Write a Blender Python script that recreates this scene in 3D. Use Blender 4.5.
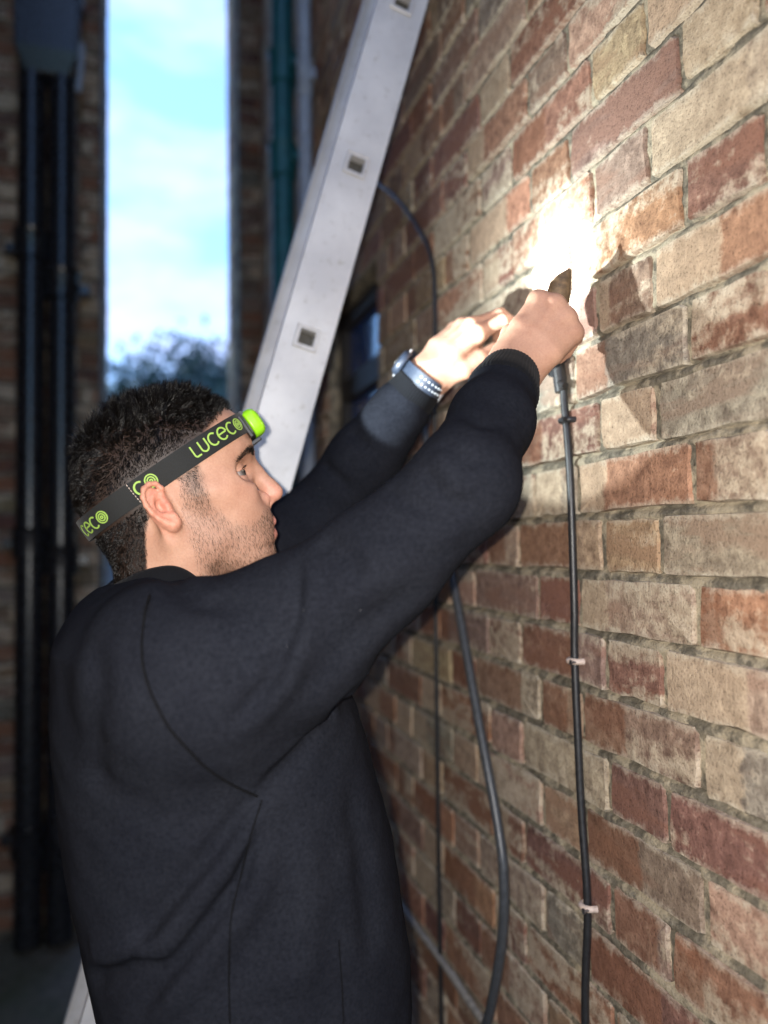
import bpy, bmesh, math, random
import numpy as np
from mathutils import Vector, Matrix
from mathutils.bvhtree import BVHTree

for o in list(bpy.data.objects):
    bpy.data.objects.remove(o, do_unlink=True)
SC = bpy.context.scene
COL = SC.collection
RNG = np.random.default_rng(7)
random.seed(7)

# ------------------------------------------------------------------ camera
# metres; +Y runs down the alley, +X towards the brick wall on the right, Z up
CAM = np.array([0.0, 0.0, 1.55])
CAM_M = np.array([[0.95372, -0.30041, -0.01339],      # right
                  [0.00047, -0.04302, 0.99907],       # up
                  [0.30071, 0.95284, 0.04089]])       # forward
FPX = 770.0
cam_data = bpy.data.cameras.new('camera')
cam = bpy.data.objects.new('camera', cam_data)
COL.objects.link(cam)
r_, u_, f_ = CAM_M
cam.matrix_world = Matrix(((r_[0], u_[0], -f_[0], CAM[0]),
                           (r_[1], u_[1], -f_[1], CAM[1]),
                           (r_[2], u_[2], -f_[2], CAM[2]), (0, 0, 0, 1)))
cam_data.sensor_fit = 'VERTICAL'
cam_data.sensor_height = 24.0
cam_data.lens = 24.0 * FPX / 1024.0
cam_data.clip_start = 0.02
cam_data.clip_end = 600
cam_data.dof.use_dof = True
cam_data.dof.focus_distance = 0.87
cam_data.dof.aperture_fstop = (cam_data.lens / 1000.0) / 0.0145
SC.camera = cam

# ------------------------------------------------------------------ sky, sun, flash, exposure
SUN_EL, SUN_ROT = math.radians(14), math.radians(-75)
world = bpy.data.worlds.new('World')
SC.world = world
world.use_nodes = True
nt = world.node_tree
nt.nodes.clear()
def wn(t, **k):
    n = nt.nodes.new(t)
    for a, b in k.items():
        setattr(n, a, b)
    return n
w_out = wn('ShaderNodeOutputWorld')
w_bg = wn('ShaderNodeBackground')
w_sky = wn('ShaderNodeTexSky', sky_type='NISHITA', sun_disc=False, sun_elevation=SUN_EL, sun_rotation=SUN_ROT,
           air_density=1.0, dust_density=0.6, ozone_density=2.0)
w_tc = wn('ShaderNodeTexCoord')
w_map = wn('ShaderNodeMapping')
w_map.inputs['Scale'].default_value = (1.0, 1.0, 2.6)
w_map.inputs['Location'].default_value = (0.35, 0.1, 0.62)
w_no = wn('ShaderNodeTexNoise')
w_no.inputs['Scale'].default_value = 2.1
w_no.inputs['Detail'].default_value = 5.0
w_no.inputs['Roughness'].default_value = 0.55
w_rp = wn('ShaderNodeValToRGB')
w_rp.color_ramp.elements[0].position = 0.47
w_rp.color_ramp.elements[1].position = 0.64
w_tint = wn('ShaderNodeMix', data_type='RGBA', blend_type='MULTIPLY')
w_tint.inputs[0].default_value = 1.0
w_tint.inputs[7].default_value = (1.3, 2.7, 4.0, 1)
w_mix = wn('ShaderNodeMix', data_type='RGBA')
w_mix.inputs[7].default_value = (5.0, 5.6, 8.6, 1)       # lit cloud
L = nt.links.new
L(w_tc.outputs['Generated'], w_map.inputs['Vector'])
L(w_map.outputs['Vector'], w_no.inputs['Vector'])
L(w_no.outputs['Fac'], w_rp.inputs['Fac'])
L(w_sky.outputs['Color'], w_tint.inputs[6])
L(w_tint.outputs[2], w_mix.inputs[6])
w_f = wn('ShaderNodeMath', operation='MULTIPLY_ADD')
w_f.inputs[1].default_value = 0.70
w_f.inputs[2].default_value = 0.30       # thin veil of high cloud everywhere
L(w_rp.outputs['Color'], w_f.inputs[0])
L(w_f.outputs[0], w_mix.inputs[0])
L(w_mix.outputs[2], w_bg.inputs['Color'])
w_bg.inputs['Strength'].default_value = 0.10
L(w_bg.outputs['Background'], w_out.inputs['Surface'])

sun_d = bpy.data.lights.new('sun', 'SUN')
sun_d.energy = 0.5
sun_d.angle = math.radians(10)
sun_d.color = (1.0, 0.93, 0.85)
sun = bpy.data.objects.new('sun', sun_d)
COL.objects.link(sun)
sun.rotation_euler = (math.pi / 2 - SUN_EL, 0, math.pi - SUN_ROT)
sun.location = (0, 0, 9)

# the phone's flash that lit the photograph, beside the lens
fl_d = bpy.data.lights.new('camera_flash', 'POINT')
fl_d.energy = 29.0
fl_d.shadow_soft_size = 0.004
fl_d.color = (1.0, 0.93, 0.84)
fl = bpy.data.objects.new('camera_flash', fl_d)
COL.objects.link(fl)
fl.location = tuple(CAM - 0.022 * r_ + 0.012 * u_ - 0.02 * f_)

SC.view_settings.view_transform = 'Standard'
SC.view_settings.look = 'None'
SC.view_settings.gamma = 1.0
SC.view_settings.exposure = 1.2
SC.view_settings.use_curve_mapping = False
SC.render.engine = 'CYCLES'
SC.cycles.max_bounces = 6
SC.cycles.diffuse_bounces = 3
SC.cycles.glossy_bounces = 3
SC.cycles.transmission_bounces = 4
SC.cycles.sample_clamp_indirect = 4.0
SC.cycles.use_denoising = True

# ------------------------------------------------------------------ helpers
def px_of(p):
    v = CAM_M @ (np.asarray(p, float) - CAM)
    if v[2] < 0.05:
        return None
    return (384 + FPX * v[0] / v[2], 512 - FPX * v[1] / v[2], v[2])

def tag(o, label=None, cat=None, group=None, kind=None):
    if label: o['label'] = label
    if cat: o['category'] = cat
    if group: o['group'] = group
    if kind: o['kind'] = kind
    return o

def empty(name, loc=(0, 0, 0)):
    o = bpy.data.objects.new(name, None)
    o.empty_display_size = 0.1
    o.location = loc
    COL.objects.link(o)
    return o

def link(name, me, mat=None, parent=None, smooth=None, world_verts=True):
    """link a mesh whose vertices are in world space; parents are never rotated or scaled"""
    o = bpy.data.objects.new(name, me)
    COL.objects.link(o)
    if mat is not None:
        if len(me.materials) == 0:
            me.materials.append(mat)
    if smooth is not None:
        me.polygons.foreach_set('use_smooth', [smooth] * len(me.polygons))
    if parent is not None:
        o.parent = parent
        wp = Vector((0, 0, 0))
        q = parent
        while q is not None:
            wp += q.location
            q = q.parent
        if world_verts:
            o.location = -wp
    return o

def mesh_np(name, V, Q):
    """V (n,3), Q (m,3|4) arrays to a mesh"""
    me = bpy.data.meshes.new(name)
    V = np.ascontiguousarray(V, dtype=np.float32)
    Q = np.ascontiguousarray(Q, dtype=np.int32)
    k = Q.shape[1]
    me.vertices.add(len(V)); me.vertices.foreach_set('co', V.ravel())
    me.loops.add(Q.size); me.loops.foreach_set('vertex_index', Q.ravel())
    me.polygons.add(len(Q))
    me.polygons.foreach_set('loop_start', np.arange(0, Q.size, k, dtype=np.int32))
    me.update(calc_edges=True)
    me.validate()
    return me

def mesh_py(name, V, F):
    me = bpy.data.meshes.new(name)
    me.from_pydata([tuple(map(float, v)) for v in V], [], F)
    me.update()
    return me

class MB:
    """collects simple solids, in world space, into ONE mesh"""
    def __init__(s): s.v, s.f = [], []
    def add(s, V, F):
        o = len(s.v); s.v += [tuple(map(float, v)) for v in V]; s.f += [tuple(i + o for i in f) for f in F]; return s
    def box(s, lo, hi, R=None, c=None):
        (x0, y0, z0), (x1, y1, z1) = lo, hi
        V = [(x0,y0,z0),(x1,y0,z0),(x1,y1,z0),(x0,y1,z0),(x0,y0,z1),(x1,y0,z1),(x1,y1,z1),(x0,y1,z1)]
        if R is not None:
            V = [tuple(np.asarray(R) @ np.array(v) + (np.array(c) if c is not None else 0)) for v in V]
        return s.add(V, [(0,3,2,1),(4,5,6,7),(0,1,5,4),(1,2,6,5),(2,3,7,6),(3,0,4,7)])
    def tube(s, pts, rad, n=10, cap=True):
        pts = [np.array(p, float) for p in pts]
        m = len(pts)
        rs = rad if hasattr(rad, '__len__') else [rad] * m
        up = None
        V = []
        for i in range(m):
            t = pts[min(i+1, m-1)] - pts[max(i-1, 0)]
            t /= np.linalg.norm(t) + 1e-12
            if up is None:
                up = np.array([1.0, 0, 0]) if abs(t[0]) < 0.8 else np.array([0, 1.0, 0])
            up = up - t * (up @ t); up /= np.linalg.norm(up)
            b = np.cross(t, up)
            for k in range(n):
                a = 2 * math.pi * k / n
                V.append(pts[i] + rs[i] * (math.cos(a) * up + math.sin(a) * b))
        F = [(i*n+k, i*n+(k+1) % n, (i+1)*n+(k+1) % n, (i+1)*n+k) for i in range(m-1) for k in range(n)]
        if cap:
            F += [tuple(range(n))[::-1], tuple(range((m-1)*n, m*n))]
        return s.add(V, F)
    def build(s, name, mat, parent=None, smooth=False, bevel=0.0, seg=2):
        me = mesh_py(name, s.v, s.f)
        bm = bmesh.new(); bm.from_mesh(me)
        bmesh.ops.recalc_face_normals(bm, faces=bm.faces)
        if bevel > 0:
            bmesh.ops.bevel(bm, geom=[e for e in bm.edges if len(e.link_faces) == 2 and e.calc_face_angle(0) > 0.6],
                            offset=bevel, segments=seg, profile=0.5, affect='EDGES', clamp_overlap=True)
        bm.to_mesh(me); bm.free()
        o = link(name, me, mat, parent, smooth)
        if smooth:
            me.set_sharp_from_angle(angle=math.radians(45))
        return o

def spline(pts, n):
    """Catmull-Rom through pts"""
    P = [np.array(p, float) for p in pts]
    P = [2*P[0]-P[1]] + P + [2*P[-1]-P[-2]]
    out = []
    for i in range(1, len(P)-2):
        for k in range(n):
            t = k / n
            a, b, c, d = P[i-1], P[i], P[i+1], P[i+2]
            out.append(0.5*((2*b) + (-a+c)*t + (2*a-5*b+4*c-d)*t*t + (-a+3*b-3*c+d)*t**3))
    out.append(P[-2])
    return out

# ------------------------------------------------------------------ materials
MATS = {}
class NT:
    """small node-tree writer"""
    def __init__(s, name):
        s.m = bpy.data.materials.new(name); s.m.use_nodes = True
        s.t = s.m.node_tree; s.t.nodes.clear()
        s.out = s.t.nodes.new('ShaderNodeOutputMaterial')
        s.b = s.t.nodes.new('ShaderNodeBsdfPrincipled')
        s.t.links.new(s.b.outputs[0], s.out.inputs['Surface'])
        MATS[name] = s.m
    def n(s, t, **k):
        x = s.t.nodes.new(t)
        for a, b in k.items(): setattr(x, a, b)
        return x
    def l(s, a, b): s.t.links.new(a, b)
    def set(s, **k):
        for a, v in k.items():
            s.b.inputs[a.replace('_', ' ')].default_value = v
        return s
    def noise(s, vec, scale, detail=4, rough=0.55, dist=0.0):
        x = s.n('ShaderNodeTexNoise')
        x.inputs['Scale'].default_value = scale; x.inputs['Detail'].default_value = detail
        x.inputs['Roughness'].default_value = rough; x.inputs['Distortion'].default_value = dist
        if vec is not None: s.l(vec, x.inputs['Vector'])
        return x.outputs['Fac']
    def ramp(s, fac, p0, p1, c0=(0, 0, 0, 1), c1=(1, 1, 1, 1)):
        x = s.n('ShaderNodeValToRGB')
        e = x.color_ramp.elements
        e[0].position, e[1].position = p0, p1
        e[0].color, e[1].color = c0, c1
        s.l(fac, x.inputs['Fac'])
        return x.outputs['Color']
    def math(s, op, a, b=None, clamp=False):
        x = s.n('ShaderNodeMath', operation=op, use_clamp=clamp)
        for i, v in enumerate((a, b)):
            if v is None: continue
            if isinstance(v, (int, float)): x.inputs[i].default_value = v
            else: s.l(v, x.inputs[i])
        return x.outputs[0]
    def mix(s, fac, a, b, blend='MIX'):
        x = s.n('ShaderNodeMix', data_type='RGBA', blend_type=blend)
        for i, v in ((0, fac), (6, a), (7, b)):
            if isinstance(v, (int, float)): x.inputs[i].default_value = v
            elif isinstance(v, tuple): x.inputs[i].default_value = v if len(v) == 4 else v + (1,)
            else: s.l(v, x.inputs[i])
        return x.outputs[2]
    def bump(s, h, strength=0.3, dist=0.002, normal=None):
        x = s.n('ShaderNodeBump')
        x.inputs['Strength'].default_value = strength; x.inputs['Distance'].default_value = dist
        s.l(h, x.inputs['Height'])
        if normal is not None: s.l(normal, x.inputs['Normal'])
        return x.outputs['Normal']
    def color(s, c): s.l(c, s.b.inputs['Base Color'])
    def normal(s, n_): s.l(n_, s.b.inputs['Normal'])
    def rough(s, r): s.l(r, s.b.inputs['Roughness'])

def simple(name, col, rough=0.5, metal=0.0, nscale=60.0, var=0.25, bump=0.1, bdist=0.001, spec=0.5):
    t = NT(name)
    tc = t.n('ShaderNodeTexCoord').outputs['Object']
    n1 = t.noise(tc, nscale, 5)
    c = t.mix(t.ramp(n1, 0.3, 0.7), tuple(x*(1-var) for x in col), tuple(min(1, x*(1+var)) for x in col))
    t.color(c)
    t.set(Metallic=metal, Specular_IOR_Level=spec)
    t.rough(t.math('ADD', t.math('MULTIPLY', n1, 0.25), rough-0.12))
    if bump: t.normal(t.bump(n1, bump, bdist))
    return t.m

def brick_material(name, from_attr):
    t = NT(name)
    tc = t.n('ShaderNodeTexCoord').outputs['Object']
    if from_attr:
        a = t.n('ShaderNodeAttribute', attribute_name='tone')
        tone = a.outputs['Color']; rnd = a.outputs['Alpha']
        uvw = t.n('ShaderNodeAttribute', attribute_name='local').outputs['Vector']
    else:
        oi = t.n('ShaderNodeObjectInfo')
        tone = oi.outputs['Color']; rnd = oi.outputs['Random']
        uvw = tc
    off = t.n('ShaderNodeVectorMath', operation='SCALE')
    off.inputs[0].default_value = (37.0, 91.0, 53.0)
    t.l(rnd, off.inputs['Scale'])
    ad = t.n('ShaderNodeVectorMath', operation='ADD')
    t.l(uvw, ad.inputs[0]); t.l(off.outputs[0], ad.inputs[1])
    v = ad.outputs[0]
    sep = t.n('ShaderNodeSeparateXYZ'); t.l(uvw, sep.inputs[0])
    # stretched coordinates: firing streaks run along the brick
    st = t.n('ShaderNodeMapping'); st.inputs['Scale'].default_value = (1, 0.35, 1.4); t.l(v, st.inputs['Vector'])
    broad = t.noise(st.outputs[0], 12, 5, 0.6)
    mid = t.noise(v, 60, 6, 0.65)
    fine = t.noise(v, 320, 4, 0.7)
    streak = t.noise(st.outputs[0], 17, 4, 0.55, 0.5)
    r2 = t.math('FRACT', t.math('MULTIPLY', rnd, 13.7))
    r3 = t.math('FRACT', t.math('MULTIPLY', rnd, 57.3))
    c = t.mix(t.ramp(mid, 0.30, 0.72), t.mix(1.0, tone, (0.42, 0.37, 0.36), 'MULTIPLY'), t.mix(1.0, tone, (1.22, 1.2, 1.18), 'MULTIPLY'))
    # dark red fire-skin bands
    bandw = t.math('ADD', t.math('MULTIPLY', r2, 0.16), 0.42)
    fb = t.math('MULTIPLY', t.math('SUBTRACT', streak, bandw), 9.0, True)
    fb = t.math('MULTIPLY', fb, t.math('MULTIPLY', t.math('GREATER_THAN', r3, 0.22), 0.9))
    c = t.mix(fb, c, t.mix(0.5, tone, (0.160, 0.062, 0.033)))
    # cream lime bloom
    lw = t.math('ADD', t.math('MULTIPLY', r3, 0.22), 0.41)
    lf = t.math('MULTIPLY', t.math('SUBTRACT', t.math('ADD', broad, t.math('MULTIPLY', t.math('SUBTRACT', mid, 0.5), 0.5)), lw), 8.0, True)
    c = t.mix(t.math('MULTIPLY', lf, 0.80), c, t.mix(t.ramp(mid, 0.35, 0.65), (0.31, 0.250, 0.175), (0.47, 0.395, 0.295)))
    # kiss marks: part of the face fired to another colour, with an upright edge
    r4 = t.math('FRACT', t.math('MULTIPLY', rnd, 101.9)); r5 = t.math('FRACT', t.math('MULTIPLY', rnd, 29.3))
    km = t.math('SUBTRACT', t.math('ADD', sep.outputs['Y'], t.math('MULTIPLY', t.math('SUBTRACT', mid, 0.5), 0.035)), t.math('MULTIPLY', t.math('SUBTRACT', r4, 0.5), 0.13))
    km = t.math('MULTIPLY', t.math('MULTIPLY', km, 150.0, True), t.math('MULTIPLY', t.math('GREATER_THAN', r2, 0.45), 0.72))
    c = t.mix(km, c, t.mix(1.0, t.mix(t.math('GREATER_THAN', r5, 0.6), (0.21, 0.095, 0.054), (0.44, 0.345, 0.24)), t.ramp(mid, 0.25, 0.75, (0.62, 0.60, 0.58, 1), (1.15, 1.15, 1.15, 1)), 'MULTIPLY'))
    # mortar smear near the upper and lower arrises
    ez = t.math('SUBTRACT', t.math('ABSOLUTE', sep.outputs['Z']), 0.0225)
    ez = t.math('ADD', t.math('MULTIPLY', ez, 110.0), t.math('MULTIPLY', t.math('SUBTRACT', mid, 0.55), 4.0), True)
    c = t.mix(t.math('MULTIPLY', ez, 0.55), c, (0.46, 0.41, 0.32))
    # pits
    pit = t.ramp(fine, 0.34, 0.47, (0.30, 0.28, 0.26, 1), (1, 1, 1, 1))
    c = t.mix(0.72, c, pit, 'MULTIPLY')
    t.color(c)
    t.set(Roughness=0.9, Specular_IOR_Level=0.25)
    h = t.math('ADD', t.math('MULTIPLY', mid, 0.7), t.math('MULTIPLY', fine, 0.45))
    t.normal(t.bump(h, 0.9, 0.0042))
    return t.m

def mortar_material(name, k=1.0):
    t = NT(name)
    tc = t.n('ShaderNodeTexCoord').outputs['Object']
    a, b, c_ = t.noise(tc, 24, 5, 0.65), t.noise(tc, 90, 6, 0.65), t.noise(tc, 420, 4, 0.7)
    c = t.mix(t.ramp(b, 0.34, 0.66), (0.078, 0.071, 0.058), (0.20, 0.182, 0.146))
    c = t.mix(t.math('MULTIPLY', t.ramp(a, 0.47, 0.56), 0.7), c, (0.42, 0.37, 0.28))
    c = t.mix(0.7, c, t.ramp(c_, 0.3, 0.5, (0.5, 0.5, 0.48, 1), (1, 1, 1, 1)), 'MULTIPLY')
    t.color(t.mix(1.0, c, (k, k*0.97, k*0.92), 'MULTIPLY')); t.set(Roughness=0.95, Specular_IOR_Level=0.2)
    t.normal(t.bump(t.math('ADD', b, t.math('MULTIPLY', c_, 0.5)), 0.9, 0.004))
    return t.m

M_BRICK = brick_material('brick', False)
M_BRICK_FAR = brick_material('brick_joined', True)
M_MORTAR = mortar_material('mortar')
M_MORTAR_DARK = mortar_material('dark_mortar', 0.36)  # darker copy of the mortar, for walls whose bricks are scaled down
M_BLACKPIPE = simple('black_painted_iron', (0.012, 0.012, 0.014), 0.28, 0, 40, 0.4, 0.15, 0.002)
M_TEAL = simple('teal_painted_iron', (0.012, 0.085, 0.10), 0.38, 0, 40, 0.3, 0.15, 0.002)
M_GREYPIPE = simple('grey_plastic', (0.26, 0.30, 0.36), 0.4, 0, 30, 0.15, 0.05)
M_CABLE = simple('black_cable', (0.014, 0.014, 0.015), 0.42, 0, 200, 0.3, 0.08)
M_CABLEGREY = simple('dark_grey_cable', (0.045, 0.048, 0.052), 0.40, 0, 150, 0.25, 0.08)
M_PALE = simple('pale_cable', (0.21, 0.195, 0.17), 0.6, 0, 90, 0.3, 0.1)
M_CLIP = simple('cable_clip', (0.45, 0.36, 0.30), 0.5, 0, 200, 0.2, 0.05)
M_STEEL = simple('nail_steel', (0.5, 0.5, 0.5), 0.35, 1.0, 200, 0.2, 0.05)
M_WFRAME = simple('dark_window_frame', (0.018, 0.016, 0.016), 0.55, 0, 60, 0.4, 0.2)
M_STONE = simple('stone_sill', (0.20, 0.18, 0.15), 0.85, 0, 70, 0.35, 0.5, 0.003)
M_WOODTOOL = simple('worn_wood', (0.10, 0.062, 0.03), 0.62, 0, 140, 0.55, 0.4, 0.001)
M_FENCE = simple('dark_fence_timber', (0.035, 0.035, 0.045), 0.8, 0, 30, 0.4, 0.4)
# ------------------------------------------------------------------ brick walls
H1 = 0.1125
JOINT = 0.0102
PERSON_PX = [(60,1030),(95,985),(62,860),(50,690),(62,640),(100,590),(62,470),(70,430),(110,392),(170,384),(235,405),(262,410),(300,345),(300,0),(415,0),(330,330),
             (330,440),(395,385),(415,350),(500,303),(560,275),(580,330),(540,375),(525,470),(470,570),(350,690),(405,930),(400,1030)]
def in_poly(x, y, poly):
    c = False
    for i in range(len(poly)):
        (x0, y0), (x1, y1) = poly[i-1], poly[i]
        if (y0 > y) != (y1 > y) and x < (x1-x0)*(y-y0)/(y1-y0)+x0:
            c = not c
    return c

PALETTE = [((0.290, 0.164, 0.108), 2.6), ((0.365, 0.200, 0.124), 2.0), ((0.210, 0.115, 0.088), 3.2), ((0.405, 0.285, 0.200), 2.4),
           ((0.370, 0.300, 0.225), 2.2), ((0.270, 0.192, 0.148), 2.6), ((0.370, 0.280, 0.170), 0.8), ((0.290, 0.256, 0.208), 1.8)]
PW = np.array([w for _, w in PALETTE]); PW = PW / PW.sum()
def pick_tone(rng):
    c = np.array(PALETTE[rng.choice(len(PALETTE), p=PW)][0])
    return np.clip(c * rng.uniform(0.85, 1.18) * rng.uniform(0.95, 1.05, 3), 0.02, 0.6)

def brick_shape(ln, hg, seed, n_long=5, n_short=2):
    """front outline with worn, uneven arrises; local x points into the wall"""
    rg = np.random.default_rng(seed)
    a, b = ln/2, hg/2
    pts = []
    def side(p, q, n):
        for k in range(n):
            t = k / n
            pts.append((p[0]+(q[0]-p[0])*t, p[1]+(q[1]-p[1])*t))
    c = 0.0032
    side((-a+c, -b), (a-c, -b), n_long); side((a-c, -b), (a, -b+c), 1)
    side((a, -b+c), (a, b-c), n_short); side((a, b-c), (a-c, b), 1)
    side((a-c, b), (-a+c, b), n_long); side((-a+c, b), (-a, b-c), 1)
    side((-a, b-c), (-a, -b+c), n_short); side((-a, -b+c), (-a+c, -b), 1)
    P = np.array(pts); n = len(P)
    P = P + rg.normal(0, 0.0009, P.shape)
    sk = rg.uniform(-0.012, 0.012)
    P[:, 1] += P[:, 0] * sk
    ctr = P.mean(0)
    inw = (ctr - P); inw /= np.linalg.norm(inw, axis=1)[:, None]
    front = P + inw * rg.uniform(0.0010, 0.0030, n)[:, None]
    V = [(rg.normal(0, 0.0006), y, z) for y, z in front] + [(0.0032 + abs(rg.normal(0, 0.0008)), y, z) for y, z in P] + [(0.055, y, z) for y, z in P]
    V += [(-0.0006, -a*0.45, rg.normal(0, 0.003)), (-0.0006, a*0.45, rg.normal(0, 0.003))]
    F = []
    i0, i1 = 3*n, 3*n+1
    lr = [0 if V[i][1] < 0 else 1 for i in range(n)]
    for i in range(n):
        j = (i+1) % n
        if lr[i] == lr[j]:
            F.append((i, (i0, i1)[lr[i]], j))
        else:
            F.append((i, (i0, i1)[lr[i]], (i0, i1)[lr[j]], j))
        F.append((i, j, n+j, n+i)); F.append((n+i, n+j, 2*n+j, 2*n+i))
    return V, F

BRICK_LIB = {}
def brick_lib(kind, far):
    key = (kind, far)
    if key not in BRICK_LIB:
        ln = (0.225 if kind == 'S' else 0.1125) - JOINT
        out = []
        for s in range(4 if far else 14):
            V, F = brick_shape(ln, 0.075 - JOINT, 100*s + (7 if kind == 'S' else 3), 2 if far else (6 if kind == 'S' else 4), 1 if far else 3)
            me = mesh_py('brick', V, F)
            bm = bmesh.new(); bm.from_mesh(me); bmesh.ops.recalc_face_normals(bm, faces=bm.faces); bm.to_mesh(me); bm.free()
            me.materials.append(M_BRICK)
            me.polygons.foreach_set('use_smooth', [True]*len(me.polygons))
            me.set_sharp_from_angle(angle=math.radians(28))
            out.append((V, F, me))
        BRICK_LIB[key] = out
    return BRICK_LIB[key]

def brick_wall(root, corner, U, N, u0, u1, z0, z1, phase, zbed, holes=(), limit=300, seed=1, hide=PERSON_PX, relief=None, thick=0.22, min_px=6, hero=None, tone_scale=1.0):
    """Flemish bond on the vertical plane through `corner`; U along the wall, N out of it. Bricks are children of root."""
    rg = np.random.default_rng(seed)
    corner, U, N = np.array(corner, float), np.array(U, float), np.array(N, float)
    Z = np.array([0, 0, 1.0])
    bricks = []
    k0, k1 = math.floor((zbed - z1)/0.075), math.ceil((zbed - z0)/0.075)
    for k in range(k0, k1):
        zt, zb = zbed - 0.075*k, zbed - 0.075*(k+1)
        if zb < z0 - 0.01 or zt > z1 + 0.01: continue
        # headers in odd courses span [phase-H1, phase]; in even courses [phase-2.5H1, phase-1.5H1]
        h0 = phase - H1 if k % 2 else phase - 2.5*H1
        m0 = math.floor((u0 - h0)/(3*H1)) - 1
        for m in range(m0, m0 + int((u1-u0)/(3*H1)) + 4):
            for kind, a, b in (('H', h0 + m*3*H1, h0 + m*3*H1 + H1), ('S', h0 + m*3*H1 + H1, h0 + (m+1)*3*H1)):
                ca, cb = max(a, u0), min(b, u1)
                spans = [(ca, cb)]
                for (ha, hb, hz0, hz1) in holes:
                    if zt > hz0 + 0.02 and zb < hz1 - 0.02:
                        ns = []
                        for (p, q) in spans:
                            if q <= ha or p >= hb: ns.append((p, q))
                            else:
                                if p < ha: ns.append((p, ha))
                                if q > hb: ns.append((hb, q))
                        spans = ns
                for (p, q) in spans:
                    if q - p > 0.03:
                        bricks.append((k, m, kind, p, q, (zt+zb)/2, abs((q-p)-(b-a)) > 1e-6))
    info = []
    for bi, (k, m, kind, p, q, zc, cut) in enumerate(bricks):
        vis = 0.0; anyv = False
        cs = [corner + U*u + Z*(zc+dz) for u in (p, (p+q)/2, q) for dz in (-0.031, 0.031)]
        pr = [px_of(c) for c in cs]
        if all(x is not None for x in pr):
            xs = [x[0] for x in pr]; ys = [x[1] for x in pr]
            w, h = max(xs)-min(xs), max(ys)-min(ys)
            ins = [(0 <= x[0] <= 768 and 0 <= x[1] <= 1024) for x in pr]
            hid = [in_poly(x[0], x[1], hide) for x in pr]
            anyv = any(i and not hh for i, hh in zip(ins, hid))
            if anyv and min(w, h) >= min_px: vis = w*h
        info.append(vis)
    order = np.argsort(-np.array(info))
    single = set(int(i) for i in order[:limit] if info[int(i)] > 0)
    R = np.column_stack([-N, U, Z])
    rl = np.array(root.location)
    JV, JF, JT, JL = [], [], [], []
    nv = 0
    for bi, (k, m, kind, p, q, zc, cut) in enumerate(bricks):
        tone = pick_tone(rg)*tone_scale  # one even factor darkens all bricks of a wall
        if hero and (k, m, kind) in hero: tone = np.array(hero[(k, m, kind)])
        far = bi not in single
        lib = brick_lib(kind, far)
        V, F, me = lib[int(rg.integers(len(lib)))]
        sc = ((q-p) - JOINT) / ((0.225 if kind == 'S' else 0.1125) - JOINT)
        proud = rg.normal(0, 0.0007)
        loc = corner + U*(p+q)/2 + Z*(zc + rg.normal(0, 0.0009)) + N*proud
        tw, rol = rg.normal(0, 0.0035), rg.normal(0, 0.006)
        sgn = 1 if rg.random() < 0.5 else -1
        Rl = np.array(Matrix.Rotation(tw, 3, 'Z') @ Matrix.Rotation(rol, 3, 'X'))
        S = np.diag([1, sc*(1 if sgn > 0 else 1), 1])
        A = R @ Rl @ S
        if far:
            W = np.array(V) @ A.T + loc
            JV.append(W); JF += [tuple(i+nv for i in f) for f in F]; nv += len(W)
            JT.append(np.tile(np.append(tone, rg.random()), (len(W), 1))); JL.append(np.array(V))
        else:
            o = bpy.data.objects.new('brick', me)
            COL.objects.link(o)
            o.parent = root
            M4 = Matrix.Identity(4)
            for i in range(3):
                for j in range(3): M4[i][j] = A[i, j]
            M4.translation = Vector(loc - rl)
            o.matrix_basis = M4
            o.color = (*map(float, tone), 1)
    if JV:
        me = mesh_py('bricks_joined', np.concatenate(JV), JF)
        bm = bmesh.new(); bm.from_mesh(me); bmesh.ops.recalc_face_normals(bm, faces=bm.faces); bm.to_mesh(me); bm.free()
        at = me.attributes.new('tone', 'FLOAT_COLOR', 'POINT'); at.data.foreach_set('color', np.concatenate(JT).astype(np.float32).ravel())
        al = me.attributes.new('local', 'FLOAT_VECTOR', 'POINT'); al.data.foreach_set('vector', np.concatenate(JL).astype(np.float32).ravel())
        o = link('brick_mass', me, M_BRICK_FAR, root, True); tag(o, kind='stuff')
        me.set_sharp_from_angle(angle=math.radians(50))
    # mortar bed behind the brick faces
    mb = MB()
    def slab(ua, ub, za, zb):
        P = []
        for dz in (za, zb):
            for uu, dd in ((ua, -0.0125 if relief else -0.0075), (ub, -0.0125 if relief else -0.0075), (ub, -thick), (ua, -thick)):
                P.append(corner + U*uu + N*dd + Z*dz)
        mb.add(P, [(0,1,2,3),(4,5,6,7),(0,1,5,4),(1,2,6,5),(2,3,7,6),(3,0,4,7)])
    if not holes:
        slab(u0, u1, z0, z1)
    else:
        (ha, hb, hz0, hz1) = holes[0]
        slab(u0, ha, z0, z1); slab(hb, u1, z0, z1); slab(ha, hb, z0, hz0); slab(ha, hb, hz1, z1)
    if relief:
        # weather-struck pointing: each bed joint is pressed in under the upper brick and slopes out to the lower one
        ua, ub, za, zb, st = relief
        nu, nz = int((ub-ua)/st)+1, int((zb-za)/st)+1
        us, zs = np.linspace(ua, ub, nu), np.linspace(za, zb, nz)
        def rough(n_it, amp):
            q = rg.normal(0, 1, (nu, nz))
            for _ in range(n_it):
                q = (q + np.roll(q, 1, 0) + np.roll(q, -1, 0) + np.roll(q, 1, 1) + np.roll(q, -1, 1))/5
            return q/q.std()*amp
        fr = ((zs - zbed)/0.075)
        off = (fr - np.round(fr))*0.075            # height above the joint's centre line
        t_ = np.clip((off[None, :] + JOINT/2 + rough(14, 0.0011))/JOINT, 0, 1.15)
        dep = -0.0022 - 0.0080*np.clip(t_, 0, 1)**3.0
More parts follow.
